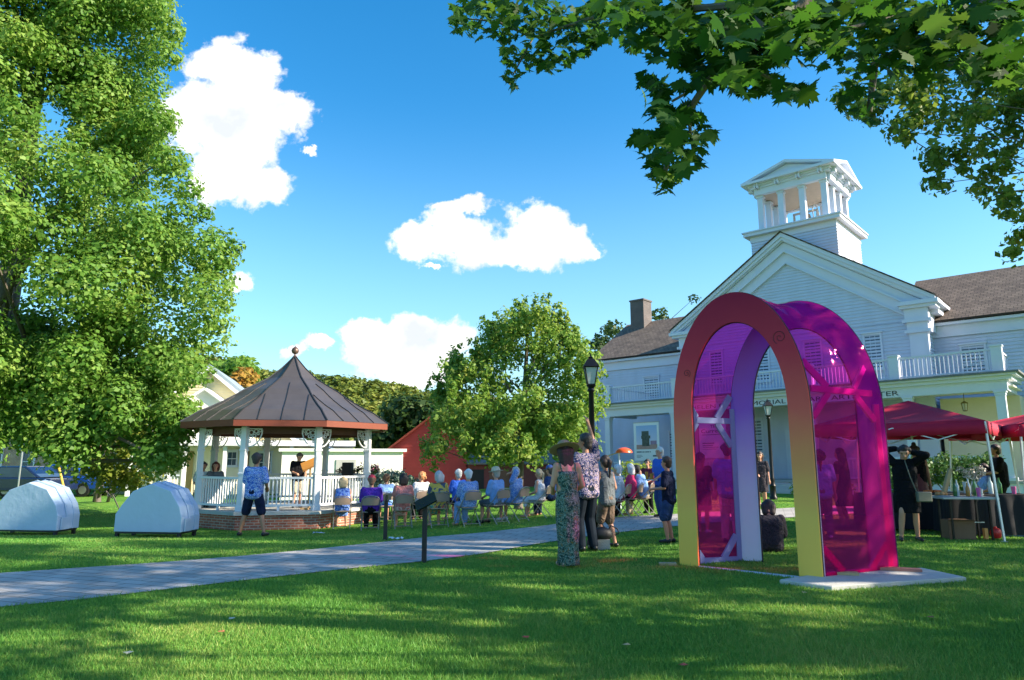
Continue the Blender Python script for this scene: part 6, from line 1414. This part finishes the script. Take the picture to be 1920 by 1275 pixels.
seated(857, 975, -38, 'seated white haired man in a plain blue shirt, partly hidden by his neighbour', 'folding chair under the man in the plain blue shirt', top=C['blue'], bot=('shorts', C['black']), hair=('short', (.62,.60,.58)), yaw=-10)
seated(876, 986, -30, 'seated white haired man in a pale blue patterned shirt', 'folding chair under the man in the pale blue patterned shirt', top=aloha, bot=('trousers', C['lblue']), hair=('short', (.66,.66,.68)), wide=1.1, sleeve=.7)
seated(928, 982, -45, 'seated man in a pale straw hat and blue shirt', 'folding chair under the man in the straw hat', top=C['lblue'], bot=('shorts', C['grey']), hair=('short', (.45,.42,.38)), hat=('straw', strawp), yaw=-10, sleeve=.7, shoe=blsh)
seated(965, 977, -55, 'seated grey haired man in a blue flowered shirt with his hand at his chin', 'folding chair under the man with his hand at his chin', top=aloha, bot=('shorts', C['lblue']), hair=('short', (.48,.45,.42)), hL=(-.02,.2,1.22), sleeve=.7, shoe=whsh)
seated(1010, 970, -68, 'seated blonde girl in a white dress facing left', 'folding chair under the blonde girl', H=1.6, top=C['white'], bot=('skirt', C['white']), hair=('pony', (.55,.40,.24)), sleeve=0, lean=.04)
seated(1030, 967, -60, 'seated person in a blue cap and blue shirt, half hidden by the hat wearing woman', None, top=C['jeans'], bot=('trousers', C['navy']), hair=('short', (.1,.07,.05)), hat=('cap', M('blue_cap', (.04,.10,.35))))
seated(1158, 972, -62, 'seated white haired man in a white shirt beside the woman in black', 'folding chair under the man in the white shirt', top=C['white'], bot=('shorts', C['plum']), hair=('short', (.62,.62,.64)), sleeve=1, shoe=blsh)
seated(1182, 968, -65, 'seated white haired woman in a hot pink top', 'folding chair under the woman in the hot pink top', top=C['hot'], bot=('trousers', C['black']), hair=('bob', (.68,.66,.66)), sleeve=.5, shoe=blsh)
seated(1205, 966, -60, 'seated dark haired person in a light blue shirt leaning forward', 'folding chair under the dark haired person in light blue', top=C['lblue'], bot=('trousers', C['khaki']), hair=('short', (.02,.015,.015)), lean=.10, nod=.3, sleeve=.6)
# seated pair inside the gazebo
for x, lab, m, hc, yw in ((380, 'person in a grey top seated in the gazebo nearest its left post', C['white'], (.05,.03,.03), 20), (403, 'person with dark reddish hair seated in the gazebo by the left railing', C['grey'], (.12,.03,.02), 10)):
    p = Vector((at(x,900,20.6).x, 20.6, ZD)); chair(p, 150, 'folding chair in the gazebo under the person '+('in the grey top' if x == 380 else 'with long hair')); person(lab, p, 160, 1.62, sit=True, top=m, bot=('trousers', C['grey']), hair=('bob' if x > 390 else 'short', hc), group='pair seated in the gazebo', shoe=blsh)
# --- standing to the right
p = gr(1218, 962); person('man in a burgundy print shirt with a white name card, standing beside the shrub', p, 215, stand_h(1212, 862, p), top=C['plum'], bot=('trousers', C['black']), hair=('short', (.04,.03,.03)), hR=(.08,.24,1.05), hL=(-.06,.25,1.02), shoe=blsh)
p = gr(1243, 970); person('white haired man in a bright blue shirt and jeans holding a tray', p, 245, stand_h(1243, 840, p), top=C['blue'], bot=('trousers', C['jeans']), hair=('short', (.62,.60,.58)), hR=(.12,.26,1.0), hL=(-.12,.26,.98), shoe=blsh, wide=1.08, sleeve=.6)
def tray():
    q = gr(1243, 970)+Vector((-.32,-.14,.93)); t = thing('white_tray', 'small white tray with glasses held by the man in the bright blue shirt', 'tray', q); mb = MB(); mb.box(q.x-.17,q.x+.17,q.y-.1,q.y+.1,q.z-.01,q.z+.01); mb.build('tray', white, t, bevel=.004)
    mb = MB(); mb.lathe([(.035,.011),(.04,.2)], q+Vector((-.08,0,0)), 10); mb.lathe([(.04,.011),(.045,.16)], q+Vector((.04,0,0)), 10); mb.build('glass', ag, t)
tray()
p = gr(1258, 1018); person('man in navy shirt and shorts, half hidden behind the left leg of the arch', p, -60, stand_h(1262, 858, p), top=C['navy'], bot=('shorts', C['jeans']), hair=('short', (.06,.04,.03)), hR=(.05,.3,1.1), hL=(-.15,.26,1.1), shoe=blsh, sleeve=.5)
# seen through the film and the opening
p = gr(1318, 1000); person('woman in a dark dress seen through the pink film on the left of the arch', p, 30, stand_h(1312, 850, p), bot=('dress', C['black']), top=C['black'], hair=('long', (.05,.03,.03)), sleeve=.5, shoe=whsh)
p = gr(1372, 1018); person('man in a pale blue shirt and pale trousers seen through the pink film', p, 20, stand_h(1366, 832, p), top=C['lblue'], bot=('trousers', C['pale']), hair=('short', (.1,.08,.07)), sleeve=.5, shoe=blsh, hR=(.2,.2,1.0))
p = gr(1430, 952); person('woman in a dark patterned dress standing left of the far lamp post', p, 200, stand_h(1430, 848, p), top=speck, bot=('dress', speck), hair=('long', (.03,.02,.02)), hR=(.1,.25,1.05), shoe=blsh)
p = gr(1441, 950); p.y += .5; person('man in a navy T-shirt and shorts standing against the far lamp post', p, 230, stand_h(1440, 851, p), top=C['navy'], bot=('shorts', C['navy']), hair=('short', (.03,.02,.02)), hR=(.1,.25,1.0), shoe=blsh)
def sitter():
    p = gr(1446, 1034); t = person('person in a speckled dark dress sitting on the grass behind the arch', Vector((p.x, p.y, p.z-.38)), 20, 1.6, sit=True, top=speck, bot=('skirt', speck), hair=('bob', (.03,.02,.02)), fR=(.14,.5,.44), fL=(-.14,.5,.44), nod=.3, lean=.10, slump=.05, hR=(.12,.42,.7), hL=(-.12,.42,.7), wide=1.1, sleeve=.9)
sitter()
p = gr(1548, 1010); person('person in a pale blue top seen through the film on the right of the arch', p, 20, stand_h(1545, 845, p), top=C['lblue'], bot=('trousers', C['grey']), hair=('pony', (.04,.02,.02)), shoe=whsh)
p = gr(1588, 992); person('woman in a long dark dress seen through the film beside the lilac rear panel', p, -40, stand_h(1583, 842, p), top=C['black'], bot=('dress', C['black']), hair=('long', (.03,.02,.02)), shoe=blsh, sleeve=.2, sk=skin2)
# under the canopies
p = gr(1708, 1014); h = stand_h(1703, 832, p)
person('woman in a short black dress with one hand behind her head and a shoulder bag', p, 197, h, top=C['black'], bot=('dress', C['black']), hair=('short', (.02,.015,.015)), hR=(.10,-.02,1.66), eR=(1,0,.35), hL=(-.10,.12,1.60), eL=(-1,.4,-.3), shoe=blsh, vox=.010, sleeve=1, nod=.35, fR=(.16,.06,.075), fL=(-.12,0,.075), yaw=15)
def bag():
    q = gr(1708, 1014)+Vector((.17,-.24,.78)); t = thing('shoulder_bag', 'grey green shoulder bag at the hip of the woman with her hand behind her head', 'bag', q); gm = M('grey_green_leather', (.13,.14,.11), .5); mb = MB(); mb.box(q.x-.13,q.x+.13,q.y-.04,q.y+.04,q.z-.09,q.z+.09); mb.build('body', gm, t, bevel=.02)
    mb = MB(); mb.tube([q+Vector((-.12,0,.08)), q+Vector((-.20,.02,.35)), q+Vector((-.22,.10,.62)), q+Vector((-.15,.2,.68))], .009, 6); mb.build('strap', gm, t)
bag()
p = gr(1728, 985); person('woman with a high bun and bare shoulders standing behind the short black dress', p, 30, stand_h(1724, 836, p), top=C['black'], bot=('dress', M('dark_red_dress', (.12,.02,.03))), hair=('bun', (.03,.02,.02)), sleeve=0, sk=skin2, shoe=blsh)
p = gr(1885, 978); person('large person in a black top standing behind the right canopy legs', p, -70, stand_h(1880, 835, p), top=C['black'], bot=('shorts', C['black']), hair=('short', (.05,.03,.03)), sleeve=.5, wide=1.25, hR=(.15,.3,1.05), hL=(-.1,.32,1.1), shoe=blsh)
p = gr(1858, 975); chair(p, -80, 'folding chair behind the refreshment tables'); person('woman in a grey blue top seated behind the bottles', p, -80, 1.68, sit=True, top=C['lblue'], bot=('trousers', C['black']), hair=('bob', (.05,.025,.02)), sleeve=.2)
print('objects', len(bpy.data.objects), 'top', sum(1 for o in bpy.data.objects if o.parent is None))
